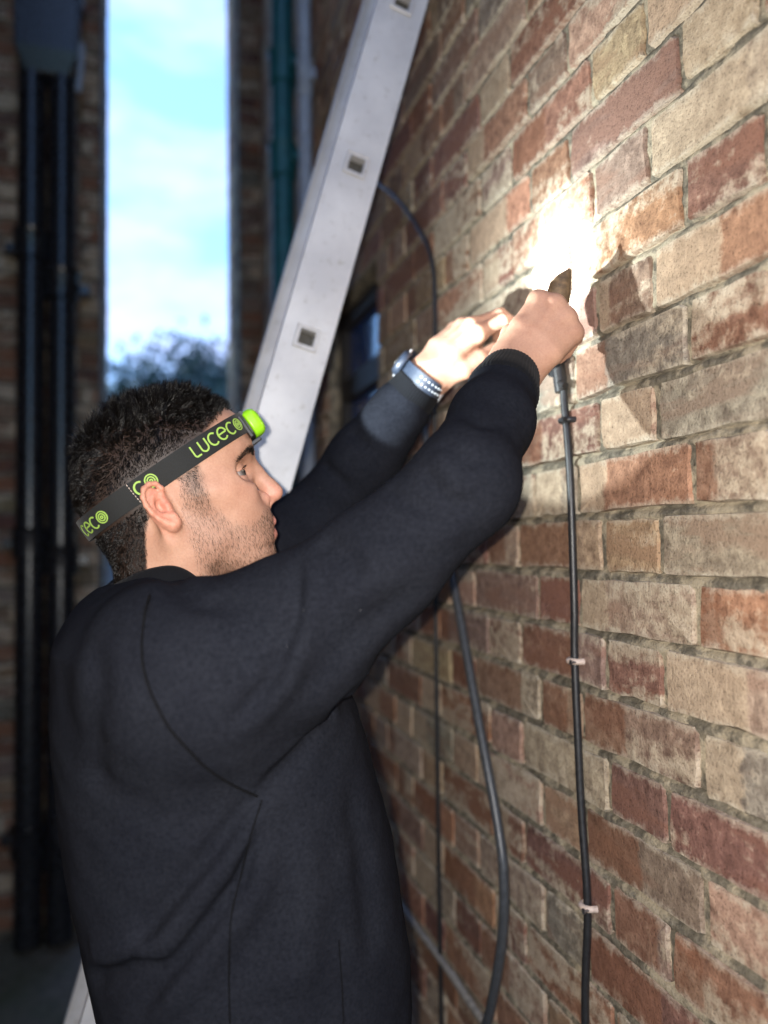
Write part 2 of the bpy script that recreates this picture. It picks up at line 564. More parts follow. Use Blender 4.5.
        near_bed = np.abs(off) < JOINT*0.75
        dep = np.where(near_bed[None, :], dep, -0.0046)
        dep = dep + rough(1, 0.0004) + rough(8, 0.0005)
        P = corner[None, None] + us[:, None, None]*U + zs[None, :, None]*Z + dep[:, :, None]*N
        ii, jj = np.meshgrid(np.arange(nu-1), np.arange(nz-1), indexing='ij')
        Q = np.stack([ii*nz+jj, (ii+1)*nz+jj, (ii+1)*nz+jj+1, ii*nz+jj+1], -1).reshape(-1, 4)
        if N[0] < 0: Q = Q[:, ::-1]
        link('pointing', mesh_np('pointing', P.reshape(-1, 3), Q), M_MORTAR, root, True)
    mb.build('mortar', M_MORTAR if tone_scale > 0.9 else M_MORTAR_DARK, root)

WX = 0.553
ZBED = 1.6567
# the brick house wall the man works on
house_wall = tag(empty('house_wall', (WX, 1.0, 0)), 'weathered brown and cream brick wall along the right, clipped with black cables', 'brick wall')
brick_wall(house_wall, (WX, 0, 0), (0, 1, 0), (-1, 0, 0), -0.8, 3.67, 0.0, 8.0, 0.8423, ZBED,
           holes=[(1.79, 2.34, 1.8067, 2.2567)], limit=300, seed=11, relief=(0.30, 1.785, 0.70, 2.9, 0.0034))
# window set in the house wall
wf = MB()
y0, y1, wz0, wz1 = 1.79, 2.34, 1.8067, 2.2567
for a, b, c, d in ((y0, y0+0.045, wz0, wz1), (y1-0.045, y1, wz0, wz1), (y0+0.045, y1-0.045, wz0, wz0+0.06), (y0+0.045, y1-0.045, wz1-0.05, wz1), (y0+0.045, y1-0.045, 1.985, 2.055)):
    wf.box((WX+0.045, a, c), (WX+0.105, b, d))
window = wf.build('window', M_WFRAME, house_wall, bevel=0.004)
tg = NT('window_glass')
tg.set(Base_Color=(0.030, 0.075, 0.26, 1), Roughness=0.10, Specular_IOR_Level=0.9)  # reflected sky put into the blue base colour
tcg = tg.n('ShaderNodeTexCoord').outputs['Object']
tg.normal(tg.bump(tg.noise(tcg, 7, 2), 0.08, 0.01))
for a, b in ((2.055, wz1-0.05), (wz0+0.06, 1.985)):
    p = MB().box((WX+0.07, y0+0.045, a), (WX+0.076, y1-0.045, b)).build('pane', tg.m, window)
MB().box((WX-0.035, y0-0.03, wz0-0.06), (WX+0.1, y1+0.03, wz0-0.002)).build('sill', M_STONE, window, bevel=0.006)
MB().box((WX+0.002, y0-0.10, wz1+0.002), (WX+0.1, y1+0.10, wz1+0.072)).build('lintel', M_STONE, window, bevel=0.004)

# brick piers of the gateway at the end of the alley
pier_l = tag(empty('brick_pier', (-0.4, 3.4, 0)), 'dark brick pier behind the black drainpipes, left of the strip of sky', 'brick wall')
brick_wall(pier_l, (0, 3.4, 0), (1, 0, 0), (0, -1, 0), -0.95, -0.165, 0, 8.0, -0.3, 1.62, limit=200, seed=21, tone_scale=0.5, thick=0.2, min_px=5)
brick_wall(pier_l, (-0.165, 0, 0), (0, 1, 0), (1, 0, 0), 3.41, 4.2, 0, 8.0, 3.52, 1.62, limit=60, seed=22, tone_scale=0.5, thick=0.2, min_px=5)
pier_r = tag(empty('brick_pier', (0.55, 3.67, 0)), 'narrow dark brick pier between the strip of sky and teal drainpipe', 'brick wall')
brick_wall(pier_r, (0, 3.67, 0), (1, 0, 0), (0, -1, 0), 0.45, 0.80, 0, 8.0, 0.5625, 1.63, limit=90, seed=23, tone_scale=0.5, thick=0.2, min_px=5)
brick_wall(pier_r, (0.45, 0, 0), (0, 1, 0), (-1, 0, 0), 3.68, 4.2, 0, 8.0, 3.8, 1.63, limit=60, seed=24, tone_scale=0.6, thick=0.2, min_px=5)
# facing wall of the alley, just outside the left edge of the frame
alley_wall = tag(empty('alley_wall', (-0.72, 1.2, 0)), 'dark brick wall facing the cabled wall across the alley', 'brick wall')
brick_wall(alley_wall, (-0.72, 0, 0), (0, 1, 0), (1, 0, 0), -0.8, 3.39, 0, 8.0, 0.5, 1.62, limit=0, seed=25, tone_scale=0.6, thick=0.2)

# ------------------------------------------------------------------ ground
tg = NT('ground')
tcg = tg.n('ShaderNodeTexCoord').outputs['Object']
g1, g2, g3 = tg.noise(tcg, 1.7, 4), tg.noise(tcg, 22, 6, 0.65), tg.noise(tcg, 150, 4)
c = tg.mix(tg.ramp(g2, 0.35, 0.65), (0.055, 0.052, 0.048), (0.12, 0.115, 0.10))
c = tg.mix(tg.math('MULTIPLY', tg.ramp(g1, 0.42, 0.6), 0.7), c, (0.040, 0.058, 0.030))
tg.color(c); tg.set(Roughness=0.85)
tg.normal(tg.bump(tg.math('ADD', g2, g3), 0.5, 0.006))
gv = []
xs = [-300, -60, -12, -4, -2, -1, -0.5, 0, 0.5, 1, 2, 4, 12, 60, 300]
ys = [-60, -10, -3, 0, 1, 2, 3, 4, 5, 6, 8, 12, 20, 40, 120, 400]
V = [(x, y, 0.0 if y < 5 else (0.05*math.sin(x*0.8)+0.05*math.sin(y*0.6))*0.4) for x in xs for y in ys]
F = [(i*len(ys)+j, (i+1)*len(ys)+j, (i+1)*len(ys)+j+1, i*len(ys)+j+1) for i in range(len(xs)-1) for j in range(len(ys)-1)]
ground = link('ground', mesh_py('ground', V, F), tg.m); tag(ground, kind='structure')

# ------------------------------------------------------------------ drainpipes
def pipe_with_collars(name, x, y, r, z0, z1, joints, mat, label, cat, clip_side=1, wall_to=None, shoe=True):
    t = tag(empty(name, (x, y, 0)), label, cat)
    MB().tube([(x, y, z0), (x, y, z1)], r, 20).build('pipe', mat, t, True)
    for z in joints:
        MB().tube([(x, y, z-0.06), (x, y, z-0.055), (x, y, z+0.045), (x, y, z+0.06)], [r*1.02, r*1.22, r*1.22, r*1.35], 20).build('collar', mat, t, True)
        m = MB()
        if wall_to[0] == 'y':
            m.box((x-r*1.9, y+r*0.4, z-0.02), (x+r*1.9, wall_to[1], z+0.02))
        else:
            m.box((x+r*0.4, y-r*1.9, z-0.02), (wall_to[1], y+r*1.9, z+0.02))
        m.build('bracket', mat, t, bevel=0.003)
    return t
PY = 3.30
dp = pipe_with_collars('drainpipe', -0.417, PY, 0.054, 0.03, 3.50, (1.57, 0.42, 2.75), M_BLACKPIPE, 'glossy black drainpipe under the hopper, outer left one of the pair', 'drainpipe', wall_to=('y', 3.393))
dp2 = pipe_with_collars('drainpipe', -0.304, PY, 0.054, 0.03, 3.46, (1.50, 0.36, 2.60), M_BLACKPIPE, 'glossy black drainpipe beside brick pier, inner one nearer the sky', 'drainpipe', wall_to=('y', 3.393))
# hopper head that feeds both
hp = tag(empty('hopper_head', (-0.36, PY, 3.5)), 'black box-shaped rainwater hopper on top of the black drainpipes', 'hopper')
def frus(mb, cx, cy, levels):
    V = []
    for z, hx, hy in levels:
        V += [(cx-hx, cy-hy, z), (cx+hx, cy-hy, z), (cx+hx, cy+hy, z), (cx-hx, cy+hy, z)]
    F = [(3, 2, 1, 0), tuple(range(len(V)-4, len(V)))]
    for i in range(len(levels)-1):
        for k in range(4):
            F.append((i*4+k, i*4+(k+1) % 4, (i+1)*4+(k+1) % 4, (i+1)*4+k))
    return mb.add(V, F)
frus(MB(), -0.358, PY, [(3.44, 0.085, 0.05), (3.53, 0.118, 0.075), (3.76, 0.122, 0.08)]).build('bowl', M_BLACKPIPE, hp, bevel=0.006)
MB().box((-0.49, PY-0.088, 3.762), (-0.226, PY+0.088, 3.80)).build('rim', M_BLACKPIPE, hp, bevel=0.006)
MB().tube([(-0.40, PY+0.02, 3.79), (-0.40, PY+0.02, 7.8)], 0.05, 18).build('inlet_pipe', M_BLACKPIPE, hp, True)
MB().tube([(-0.245, PY-0.02, 3.40), (-0.236, PY-0.02, 3.47), (-0.232, PY-0.02, 3.60)], 0.012, 10).build('overflow_spout', M_GREYPIPE, hp, True)

tp = pipe_with_collars('drainpipe', 0.497, 2.75, 0.041, 0.03, 7.7, (2.95, 3.30, 1.6, 0.5), M_TEAL, 'teal painted drainpipe on the wall behind the ladder', 'drainpipe', wall_to=('x', WX-0.004))
gp = pipe_with_collars('waste_pipe', 0.520, 2.46, 0.022, 0.03, 6.8, (3.1, 2.5, 1.2), M_GREYPIPE, 'thin pale grey pipe between teal drainpipe and ladder', 'pipe', wall_to=('x', WX-0.004))

# ------------------------------------------------------------------ beyond the gateway: fence and trees
fence = tag(empty('timber_fence', (0.3, 9.0, 0)), 'dark timber board fence beyond the gateway, behind the person', 'fence')
for i in range(16):
    x = -1.3 + i*0.20
    o = MB().box((x, 9.0, 0.03), (x+0.19, 9.022, 1.72 + 0.01*math.sin(i*3))).build('board', M_FENCE, fence, bevel=0.003)
MB().box((-1.35, 9.024, 0.4), (1.95, 9.07, 0.5)).box((-1.35, 9.024, 1.35), (1.95, 9.07, 1.45)).build('rail', M_FENCE, fence)

tl = NT('leaf')
tl.color(tl.mix(tl.n('ShaderNodeObjectInfo').outputs['Random'], (0.020, 0.050, 0.050), (0.028, 0.062, 0.055)))
tl.set(Roughness=0.5)
M_BARK = simple('bark', (0.05, 0.04, 0.03), 0.9, 0, 12, 0.4, 0.5, 0.01)
def tree(x, y, h, cr, seed, label):
    rg = np.random.default_rng(seed)
    t = tag(empty('tree', (x, y, 0)), label, 'tree', 'trees beyond the gateway')
    pts = spline([(x, y, 0), (x+0.1, y, h*0.3), (x-0.05, y+0.1, h*0.6), (x+0.05, y, h*0.85)], 4)
    m = MB().tube(pts, list(np.linspace(0.16, 0.03, len(pts))), 8)
    tips = []
    for k in range(14):
        a = k*2.4; s = 0.35 + 0.045*k
        b = np.array(pts[int(s*(len(pts)-1))]); e = b + np.array([math.cos(a)*cr*0.75, math.sin(a)*cr*0.75, h*0.14])
        m.tube([b, (b+e)/2+(0, 0, 0.12), e], [0.05, 0.03, 0.012], 6); tips += [e, (b+e)/2]
    m.build('trunk', M_BARK, t, True)
    cl = [np.array(tp_) for tp_ in tips] + [np.array([x, y, h*0.95]), np.array([x+0.2, y, h*0.85])]
    N_ = 9000
    V = np.zeros((N_*4, 3)); 
    ci = rg.integers(len(cl), size=N_)
    C = np.array(cl)[ci] + rg.normal(0, 1, (N_, 3))*np.array([cr*0.24, cr*0.24, h*0.055])
    d1 = rg.normal(0, 1, (N_, 3)); d1 /= np.linalg.norm(d1, axis=1)[:, None]
    d2 = np.cross(d1, rg.normal(0, 1, (N_, 3))); d2 /= np.linalg.norm(d2, axis=1)[:, None]
    sz = rg.uniform(0.06, 0.12, N_)[:, None]
    V[0::4], V[1::4], V[2::4], V[3::4] = C-d1*sz, C+d2*sz*0.5, C+d1*sz, C-d2*sz*0.5
    link('crown', mesh_np('crown', V, np.arange(N_*4).reshape(-1, 4)), tl.m, t)
tree(0.95, 15.0, 5.35, 1.35, 1, 'tallest tree in the strip of sky, at its right side')
tree(-0.30, 16.5, 4.75, 1.1, 2, 'lower round tree in the middle of the strip of sky')
tree(-1.1, 18.0, 4.7, 1.2, 3, 'low tree at the left edge of the strip of sky')

# ------------------------------------------------------------------ ladder
ta = NT('aluminium')
tca = ta.n('ShaderNodeTexCoord').outputs['Object']
a1, a2, a3 = ta.noise(tca, 9, 5), ta.noise(tca, 60, 6, 0.7), ta.noise(tca, 300, 3)
c = ta.mix(ta.ramp(a1, 0.35, 0.65), (0.45, 0.45, 0.46), (0.58, 0.58, 0.58))
c = ta.mix(ta.math('MULTIPLY', ta.ramp(a2, 0.565, 0.70), 0.55), c, (0.26, 0.23, 0.20))
ta.color(c); ta.set(Metallic=0.35, Specular_IOR_Level=0.4)
ta.rough(ta.math('ADD', ta.math('MULTIPLY', a2, 0.2), 0.42)); ta.normal(ta.bump(ta.math('ADD', a2, a3), 0.12, 0.001))
M_ALU = ta.m
M_RUNGIN = simple('rung_socket', (0.055, 0.05, 0.04), 0.6, 0.3, 120, 0.5, 0.4, 0.001)
M_RUBBER = simple('rubber', (0.015, 0.015, 0.015), 0.8)
LY = 1.25
sl = 0.291
cosl, sinl = 1/math.hypot(1, sl), sl/math.hypot(1, sl)
lad_dir = np.array([sinl, 0, cosl]); lad_n = np.array([cosl, 0, -sinl])
LW = 0.086
# near stile centre line passes through (0.3527, 2.2008) at the plane y = LY
P0 = np.array([0.3525, LY, 2.2007])
zf = -(P0[2]-0.02)/cosl
RL = np.column_stack([lad_n, [0, 1, 0], lad_dir])
ladder = tag(empty('ladder', (P0[0]+lad_dir[0]*zf, LY+0.17, 0)), 'aluminium ladder with square rungs leaning on the brick wall behind the person', 'ladder')
s_top = 1.02
rungs = [(0.0 + 0.3190*k) for k in range(-7, 4)]
for k, yy in enumerate((LY, LY+0.30)):
    m = MB()
    def ch(lo, hi): m.box(lo, hi, RL, P0 + np.array([0, yy-LY, 0]))
    w, tk = LW/2, 0.026
    def web():
        # one pressed sheet with a square hole for every rung
        hh = 0.0165
        rz = [q for s in rungs if zf+0.15 <= s <= s_top-0.05 for q in (s-hh, s+hh)]
        xs_, zs_ = [-w, -hh, hh, w], [zf] + rz + [s_top]
        for yy_, flip in ((0.0, 0), (0.003, 1)):
            V_ = [tuple(RL @ np.array([x_, yy_, z_]) + P0) for x_ in xs_ for z_ in zs_]
            nz_ = len(zs_); F_ = []
            for i in range(3):
                for j in range(nz_-1):
                    if i == 1 and j % 2 == 1: continue
                    F_.append((i*nz_+j, (i+1)*nz_+j, (i+1)*nz_+j+1, i*nz_+j+1))
            m.add(V_, F_)
    if k == 0:
        web(); ch((-w, 0.0032, zf), (-w+0.003, tk, s_top)); ch((w-0.003, 0.0032, zf), (w, tk, s_top))
    else:
        ch((-w, tk-0.003, zf), (w, tk, s_top)); ch((-w, 0, zf), (-w+0.003, tk-0.0032, s_top)); ch((w-0.003, 0, zf), (w, tk-0.0032, s_top))
    m.build('stile', M_ALU, ladder)
    MB().box((-w-0.004, -0.004, zf-0.02), (w+0.004, tk+0.004, zf+0.05), RL, P0 + np.array([0, yy-LY, 0])).build('foot', M_RUBBER, ladder, bevel=0.004)
for s in rungs:
    if s < zf + 0.15 or s > s_top-0.05: continue
    m = MB()
    h = 0.0165
    # hollow square rung: four plates, flared lip where it passes the stile
    for lo, hi in (((-h, -0.003, -h+0.003), (-h+0.003, 0.326, h-0.003)), ((h-0.003, -0.003, -h+0.003), (h, 0.326, h-0.003)),
                   ((-h, -0.003, -h), (h, 0.326, -h+0.003)), ((-h, -0.003, h-0.003), (h, 0.326, h))):
        m.box((lo[0], lo[1], lo[2]+s), (hi[0], hi[1], hi[2]+s), RL, P0)
    rg_ = m.build('rung', M_ALU, ladder)
    lip = MB()
    q = h + 0.004
    for lo, hi in (((-q, -0.0045, -h), (-h, -0.0003, h)), ((h, -0.0045, -h), (q, -0.0003, h)), ((-q, -0.0045, -q), (q, -0.0003, -h)), ((-q, -0.0045, h), (q, -0.0003, q))):
        lip.box((lo[0], lo[1], lo[2]+s), (hi[0], hi[1], hi[2]+s), RL, P0)
    lip.build('lip', M_ALU, rg_, bevel=0.001, seg=1)
    MB().box((-h+0.0031, 0.016, s-h+0.0031), (h-0.0031, 0.02, s+h-0.0031), RL, P0).build('socket_plug', M_RUNGIN, rg_)

# ------------------------------------------------------------------ cables on the brick wall
def cable(name, pts, r, mat, label, n=8):
    o = MB().tube(spline(pts, n), r, 10).build(name, mat, None, True)
    return tag(o, label, 'cable')
cx = WX - 0.0075
thin = [(cx, 0.921, 1.800), (cx, 0.914, 1.765), (cx, 0.912, 1.735), (cx, 0.902, 1.64), (cx, 0.899, 1.47), (cx, 0.901, 1.39), (cx, 0.894, 1.21), (cx, 0.884, 1.08), (cx, 0.896, 0.93), (cx, 0.893, 0.6), (cx, 0.895, 0.05)]
tc_ = empty('wall_cable', (WX, 0.9, 1.4)); tag(tc_, 'thin black cable clipped straight down the brick wall below the hands', 'cable')
MB().tube(spline(thin, 8), 0.0052, 12).build('sheath', M_CABLE, tc_, True)
for z, y in ((1.712, 0.908), (1.392, 0.901), (1.082, 0.884)):
    mat = M_CABLE if z > 1.6 else M_CLIP
    pts = [(cx+0.007, y-0.011, z), (cx-0.003, y-0.0085, z), (cx-0.0075, y, z), (cx-0.003, y+0.0085, z), (cx+0.005, y+0.010, z)]
    k = MB().tube(spline(pts, 4), 0.0042, 8).build('cable_clip', mat, tc_, True)
    MB().tube([(cx-0.012, y-0.0105, z), (cx+0.012, y-0.0105, z)], 0.0016, 8).tube([(cx-0.013, y-0.0105, z), (cx-0.0115, y-0.0105, z)], 0.0036, 10).build('nail', M_STEEL if z < 1.6 else M_CABLE, k)
# plug end of the cable under the fist
MB().tube([(cx-0.004, 0.930, 1.778), (cx-0.008, 0.924, 1.788), (cx-0.012, 0.905, 1.795)], 0.0072, 12).tube([(cx-0.002, 0.916, 1.752), (cx-0.004, 0.92, 1.79)], 0.0085, 12).build('connector', M_CABLE, tc_, True)
MB().tube([(cx-0.004, 0.948, 1.792), (cx-0.006, 0.932, 1.781)], 0.006, 10).tube([(cx-0.004, 0.902, 1.758), (cx-0.006, 0.922, 1.768)], 0.005, 10).build('thumb_screw', M_CABLE, tc_, True)

cable('hanging_cable', [(WX-0.013, 1.50, 1.95), (WX-0.014, 1.42, 1.75), (WX-0.02, 1.352, 1.62), (WX-0.022, 1.277, 1.48), (WX-0.03, 1.155, 1.245), (WX-0.03, 1.103, 1.13), (WX-0.032, 1.076, 1.05), (WX-0.030, 1.090, 0.945), (WX-0.026, 1.143, 0.815), (WX-0.02, 1.20, 0.70), (WX-0.012, 1.25, 0.40), (WX-0.012, 1.26, 0.02)],
      0.0078, M_CABLEGREY, 'thick dark grey cable bulging loose from the wall beside the person')
cable('wall_cable', [(WX-0.012, 2.02, 2.60), (WX-0.008, 1.85, 2.49), (WX-0.007, 1.72, 2.404), (WX-0.007, 1.59, 2.31), (WX-0.007, 1.466, 2.197), (WX-0.007, 1.40, 2.115), (WX-0.007, 1.383, 2.02), (WX-0.007, 1.393, 1.785), (WX-0.007, 1.404, 1.438), (WX-0.007, 1.41, 0.916), (WX-0.007, 1.41, 0.04)],
      0.0045, M_CABLE, 'thin black cable arching from behind the ladder down the wall')
cable('wall_cable', [(WX-0.008, 0.9, 0.751), (WX-0.008, 1.2, 0.749), (WX-0.008, 1.38, 0.756), (WX-0.008, 1.64, 0.754), (WX-0.008, 2.4, 0.76), (WX-0.008, 3.6, 0.757)], 0.0075, M_PALE,
      'pale grey cable running level along the foot of the brick wall')
# ------------------------------------------------------------------ implicit surfaces (signed distance + surface nets)
F32 = np.float32
def A3(*v): return np.array(v, dtype=F32)
def smin(a, b, k):
    h = np.maximum(k - np.abs(a-b), 0)/k
    return np.minimum(a, b) - h*h*k*0.25
def smax(a, b, k): return -smin(-a, -b, k)
def norm3(q): return np.sqrt(np.einsum('ij,ij->i', q, q))
def d_ell(P, c, r, R=None):
    q = P - A3(*c)
    if R is not None: q = q @ np.asarray(R, F32)
    r = A3(*r)
    k0 = norm3(q/r); k1 = norm3(q/(r*r)) + 1e-9
    return k0*(k0-1)/k1
def d_cap(P, a, b, ra, rb=None):
    rb = ra if rb is None else rb
    a, b = A3(*a), A3(*b)
    ab = b-a; pa = P-a
    h = np.clip((pa @ ab)/(ab @ ab), 0, 1)
    return norm3(pa - h[:, None]*ab) - (ra + (rb-ra)*h)
def d_chain(P, pts, rs, k=0.0):
    d = None
    for i in range(len(pts)-1):
        c = d_cap(P, pts[i], pts[i+1], rs[i], rs[i+1])
        d = c if d is None else (smin(d, c, k) if k else np.minimum(d, c))
    return d
def d_box(P, c, h, r, R=None):
    q = P - A3(*c)
    if R is not None: q = q @ np.asarray(R, F32)
    q = np.abs(q) - (A3(*h) - r)
    return np.sqrt((np.maximum(q, 0)**2).sum(1)) + np.minimum(q.max(1), 0) - r
_wr = np.random.default_rng(3)
def wavy(P, wl, n=5, seed=0):
    rg = np.random.default_rng(seed)
    s = 0
    for i in range(n):
        d = rg.normal(0, 1, 3); d /= np.linalg.norm(d)
        s = s + np.sin(P @ (d*(2*math.pi/(wl*rg.uniform(0.7, 1.4)))).astype(F32) + rg.uniform(0, 6.28))
    return s/n

class Field:
    def __init__(s): s.g = []
    def add(s, c, R, fn, k): s.g.append((A3(*c), R, fn, k)); return s
    def __call__(s, P):
        D = np.full(len(P), 1e3, F32)
        for c, R, fn, k in s.g:
            dd = norm3(P-c)
            near = dd < R
            v = dd - R + 0.02
            if near.any(): v[near] = fn(P[near])
            D = smin(D, v.astype(F32), k) if k else np.minimum(D, v)
        return D

def surface_net(field, xs, ys, zs, B=10, slack=1.5, pad=0.008):
    xs, ys, zs = (np.asarray(a, F32) for a in (xs, ys, zs))
    n = (len(xs), len(ys), len(zs))
    Fv = np.ones(n, F32)
    st = [np.arange(0, m, B) for m in n]
    cen = [np.array([(a[i] + a[min(i+B, len(a))-1])/2 for i in s_], F32) for a, s_ in zip((xs, ys, zs), st)]
    hw = [np.array([(a[min(i+B, len(a)-1)] - a[max(i-1, 0)])/2 for i in s_], F32) for a, s_ in zip((xs, ys, zs), st)]
    G = np.stack(np.meshgrid(*cen, indexing='ij'), -1).reshape(-1, 3)
    Hh = np.sqrt((np.stack(np.meshgrid(*hw, indexing='ij'), -1).reshape(-1, 3)**2).sum(1))
    I = np.stack(np.meshgrid(*st, indexing='ij'), -1).reshape(-1, 3)
    f = np.concatenate([field(G[i:i+200000]) for i in range(0, len(G), 200000)])
    act = np.abs(f) < Hh*slack + pad
    for (i, j, k), v in zip(I[(~act) & (f < 0)], f): Fv[i:i+B, j:j+B, k:k+B] = -1
    ids = I[act]
    for c0 in range(0, len(ids), 250):
        ch = ids[c0:c0+250]
        pts, slots = [], []
        for (i, j, k) in ch:
            a, b, c = xs[i:i+B], ys[j:j+B], zs[k:k+B]
            pts.append(np.stack(np.meshgrid(a, b, c, indexing='ij'), -1).reshape(-1, 3)); slots.append((i, j, k, len(a), len(b), len(c)))
        val = field(np.concatenate(pts)); o = 0
        for (i, j, k, a, b, c) in slots:
            Fv[i:i+a, j:j+b, k:k+c] = val[o:o+a*b*c].reshape(a, b, c); o += a*b*c
    S = Fv < 0
    c8 = np.zeros((n[0]-1, n[1]-1, n[2]-1), np.uint8)
    for a in (0, 1):
        for b in (0, 1):
            for c in (0, 1):
                c8 += S[a:n[0]-1+a, b:n[1]-1+b, c:n[2]-1+c]
    cells = np.argwhere((c8 > 0) & (c8 < 8))
    idx = np.full(c8.shape, -1, np.int32)
    idx[tuple(cells.T)] = np.arange(len(cells), dtype=np.int32)
    acc = np.zeros((len(cells), 3), np.float64); cnt = np.zeros(len(cells))
    co = (xs, ys, zs)
    for ax in range(3):
        o1, o2 = [q for q in range(3) if q != ax]
        for a in (0, 1):
            for b in (0, 1):
                p = cells.copy(); p[:, o1] += a; p[:, o2] += b
                q = p.copy(); q[:, ax] += 1
                fp, fq = Fv[tuple(p.T)], Fv[tuple(q.T)]
                m = (fp < 0) != (fq < 0)
                t = fp[m]/(fp[m]-fq[m])
                P = np.stack([co[d][p[m, d]] for d in range(3)], 1).astype(np.float64)
                P[:, ax] += t*(co[ax][q[m, ax]] - co[ax][p[m, ax]])
                acc[m] += P; cnt[m] += 1
    V = acc/cnt[:, None]
    Q = []
    for ax in range(3):
        o1, o2 = [q for q in range(3) if q != ax]
        sl0 = [slice(None)]*3; sl1 = [slice(None)]*3
        sl0[ax] = slice(0, n[ax]-1); sl1[ax] = slice(1, n[ax])
        A, Bq = S[tuple(sl0)], S[tuple(sl1)]
        e = np.argwhere(A != Bq)
        e = e[(e[:, o1] > 0) & (e[:, o1] < n[o1]-1) & (e[:, o2] > 0) & (e[:, o2] < n[o2]-1)]
        flip = A[tuple(e.T)]
        def cell(a, b):
            c = e.copy(); c[:, o1] -= a; c[:, o2] -= b
            return idx[tuple(c.T)]
        q = np.stack([cell(0, 0), cell(1, 0), cell(1, 1), cell(0, 1)], 1)
        if ax == 1: flip = ~flip
        q[~flip] = q[~flip][:, ::-1]
        Q.append(q)
    Q = np.concatenate(Q)
    Q = Q[(Q >= 0).all(1)]
    return V, Q

def smooth_v(V, Q, it=2, lam=0.5):
    for _ in range(it):
        s = np.zeros_like(V); c = np.zeros(len(V))
        for k in range(4):
            a, b = Q[:, k], Q[:, (k+1) % 4]
            np.add.at(s, a, V[b]); np.add.at(c, a, 1); np.add.at(s, b, V[a]); np.add.at(c, b, 1)
        V = V*(1-lam) + lam*s/np.maximum(c, 1)[:, None]
    return V

def steps(*seg):
    """nonuniform axis: (start, end, step), ... contiguous"""
    out = []
    for a, b, h in seg:
        out += list(np.linspace(a, b, max(2, int(round((b-a)/h))+1))[:-1])
    out.append(seg[-1][1])
    return np.array(out, F32)

# ------------------------------------------------------------------ skeleton (world space)
HEAD = np.array([0.0265, 0.935, 1.5961])
PITCH = math.radians(16)
HR = np.column_stack([[math.cos(PITCH), 0, math.sin(PITCH)], [0, 1, 0], [-math.sin(PITCH), 0, math.cos(PITCH)]])   # columns: forward, left, up
def h2w(p): return HEAD + HR @ np.array(p, float)
def w2h(P): return (P - HEAD.astype(F32)) @ HR.astype(F32)

SH_R, EL_R, WR_R = (0.075, 0.770, 1.445), (0.2985, 0.6854, 1.6067), (0.4215, 0.8240, 1.7522)
SH_L, EL_L, WR_L = (0.060, 1.105, 1.450), (0.262, 1.165, 1.585), (0.392, 1.040, 1.790)
CR, CU, CF = CAM_M

def frame(a, n):
    a = np.array(a, float); a /= np.linalg.norm(a)
    n = np.array(n, float); n -= a*(n @ a); n /= np.linalg.norm(n)
    return a, n
# right hand: a fist, back of the hand to the camera
aR, nR = frame(0.060*CR + 0.074*CU + 0.012*CF, -1.0*CF - 0.10*CR + 0.25*CU)
lR = np.cross(nR, aR)
# left hand: back turned to the lamp, thumb below
aL, nL = frame(0.072*CR + 0.078*CU - 0.004*CF, -0.60*CF - 0.62*CR + 0.46*CU)
lL = np.cross(aL, nL)
def hp(W, fr, s, t, u):
    a, l, n = fr
    return np.array(W) + a*s + l*t + n*u
frR, frL = (aR, lR, nR), (aL, lL, nL)

def hand_parts(W, fr, curl, thumb, spread=1.0):
    """finger chains: list of (points, radii), and palm chains"""
    palm, fingers = [], []
    kn = [(0.094, 0.029, 0.002), (0.099, 0.009, 0.005), (0.094, -0.011, 0.003), (0.086, -0.029, -0.003)]
    ln = [(0.043, 0.025, 0.021), (0.047, 0.028, 0.022), (0.043, 0.026, 0.021), (0.034, 0.020, 0.018)]
    rr = [0.0098, 0.0100, 0.0094, 0.0084]
    for i in range(4):
        s, t, u = kn[i]
        palm.append(([hp(W, fr, -0.005, t*0.45, 0), hp(W, fr, s*0.55, t*0.85, 0.004), hp(W, fr, s, t, u)], [0.0175, 0.0135, 0.0112]))
        p = np.array([s, t, u]); pts = [p]; ang = 0.0
        for j in range(3):
            ang += math.radians(curl[i][j])
            p = p + ln[i][j]*np.array([math.cos(ang), (spread-1)*0.25*(1.5-i), -math.sin(ang)])
            pts.append(p)
        fingers.append(([hp(W, fr, *q) for q in pts], [rr[i]*1.12, rr[i]*1.02, rr[i]*0.95, rr[i]*0.80]))
    tb = [hp(W, fr, *q) for q in thumb]
    fingers.append((tb, [0.0155, 0.0125, 0.0108, 0.0088][:len(tb)]))
    return palm, fingers

palmR, fingR = hand_parts(WR_R, frR, [(62, 88, 45), (66, 90, 50), (68, 90, 50), (70, 88, 50)], [(0.018, 0.022, -0.012), (0.050, 0.036, -0.024), (0.078, 0.032, -0.044), (0.094, 0.016, -0.050)])
palmL, fingL = hand_parts(WR_L, frL, [(22, 38, 22), (28, 46, 30), (36, 52, 34), (42, 56, 36)], [(0.018, 0.020, -0.012), (0.045, 0.038, -0.018), (0.074, 0.041, -0.024), (0.098, 0.034, -0.032)], 1.1)

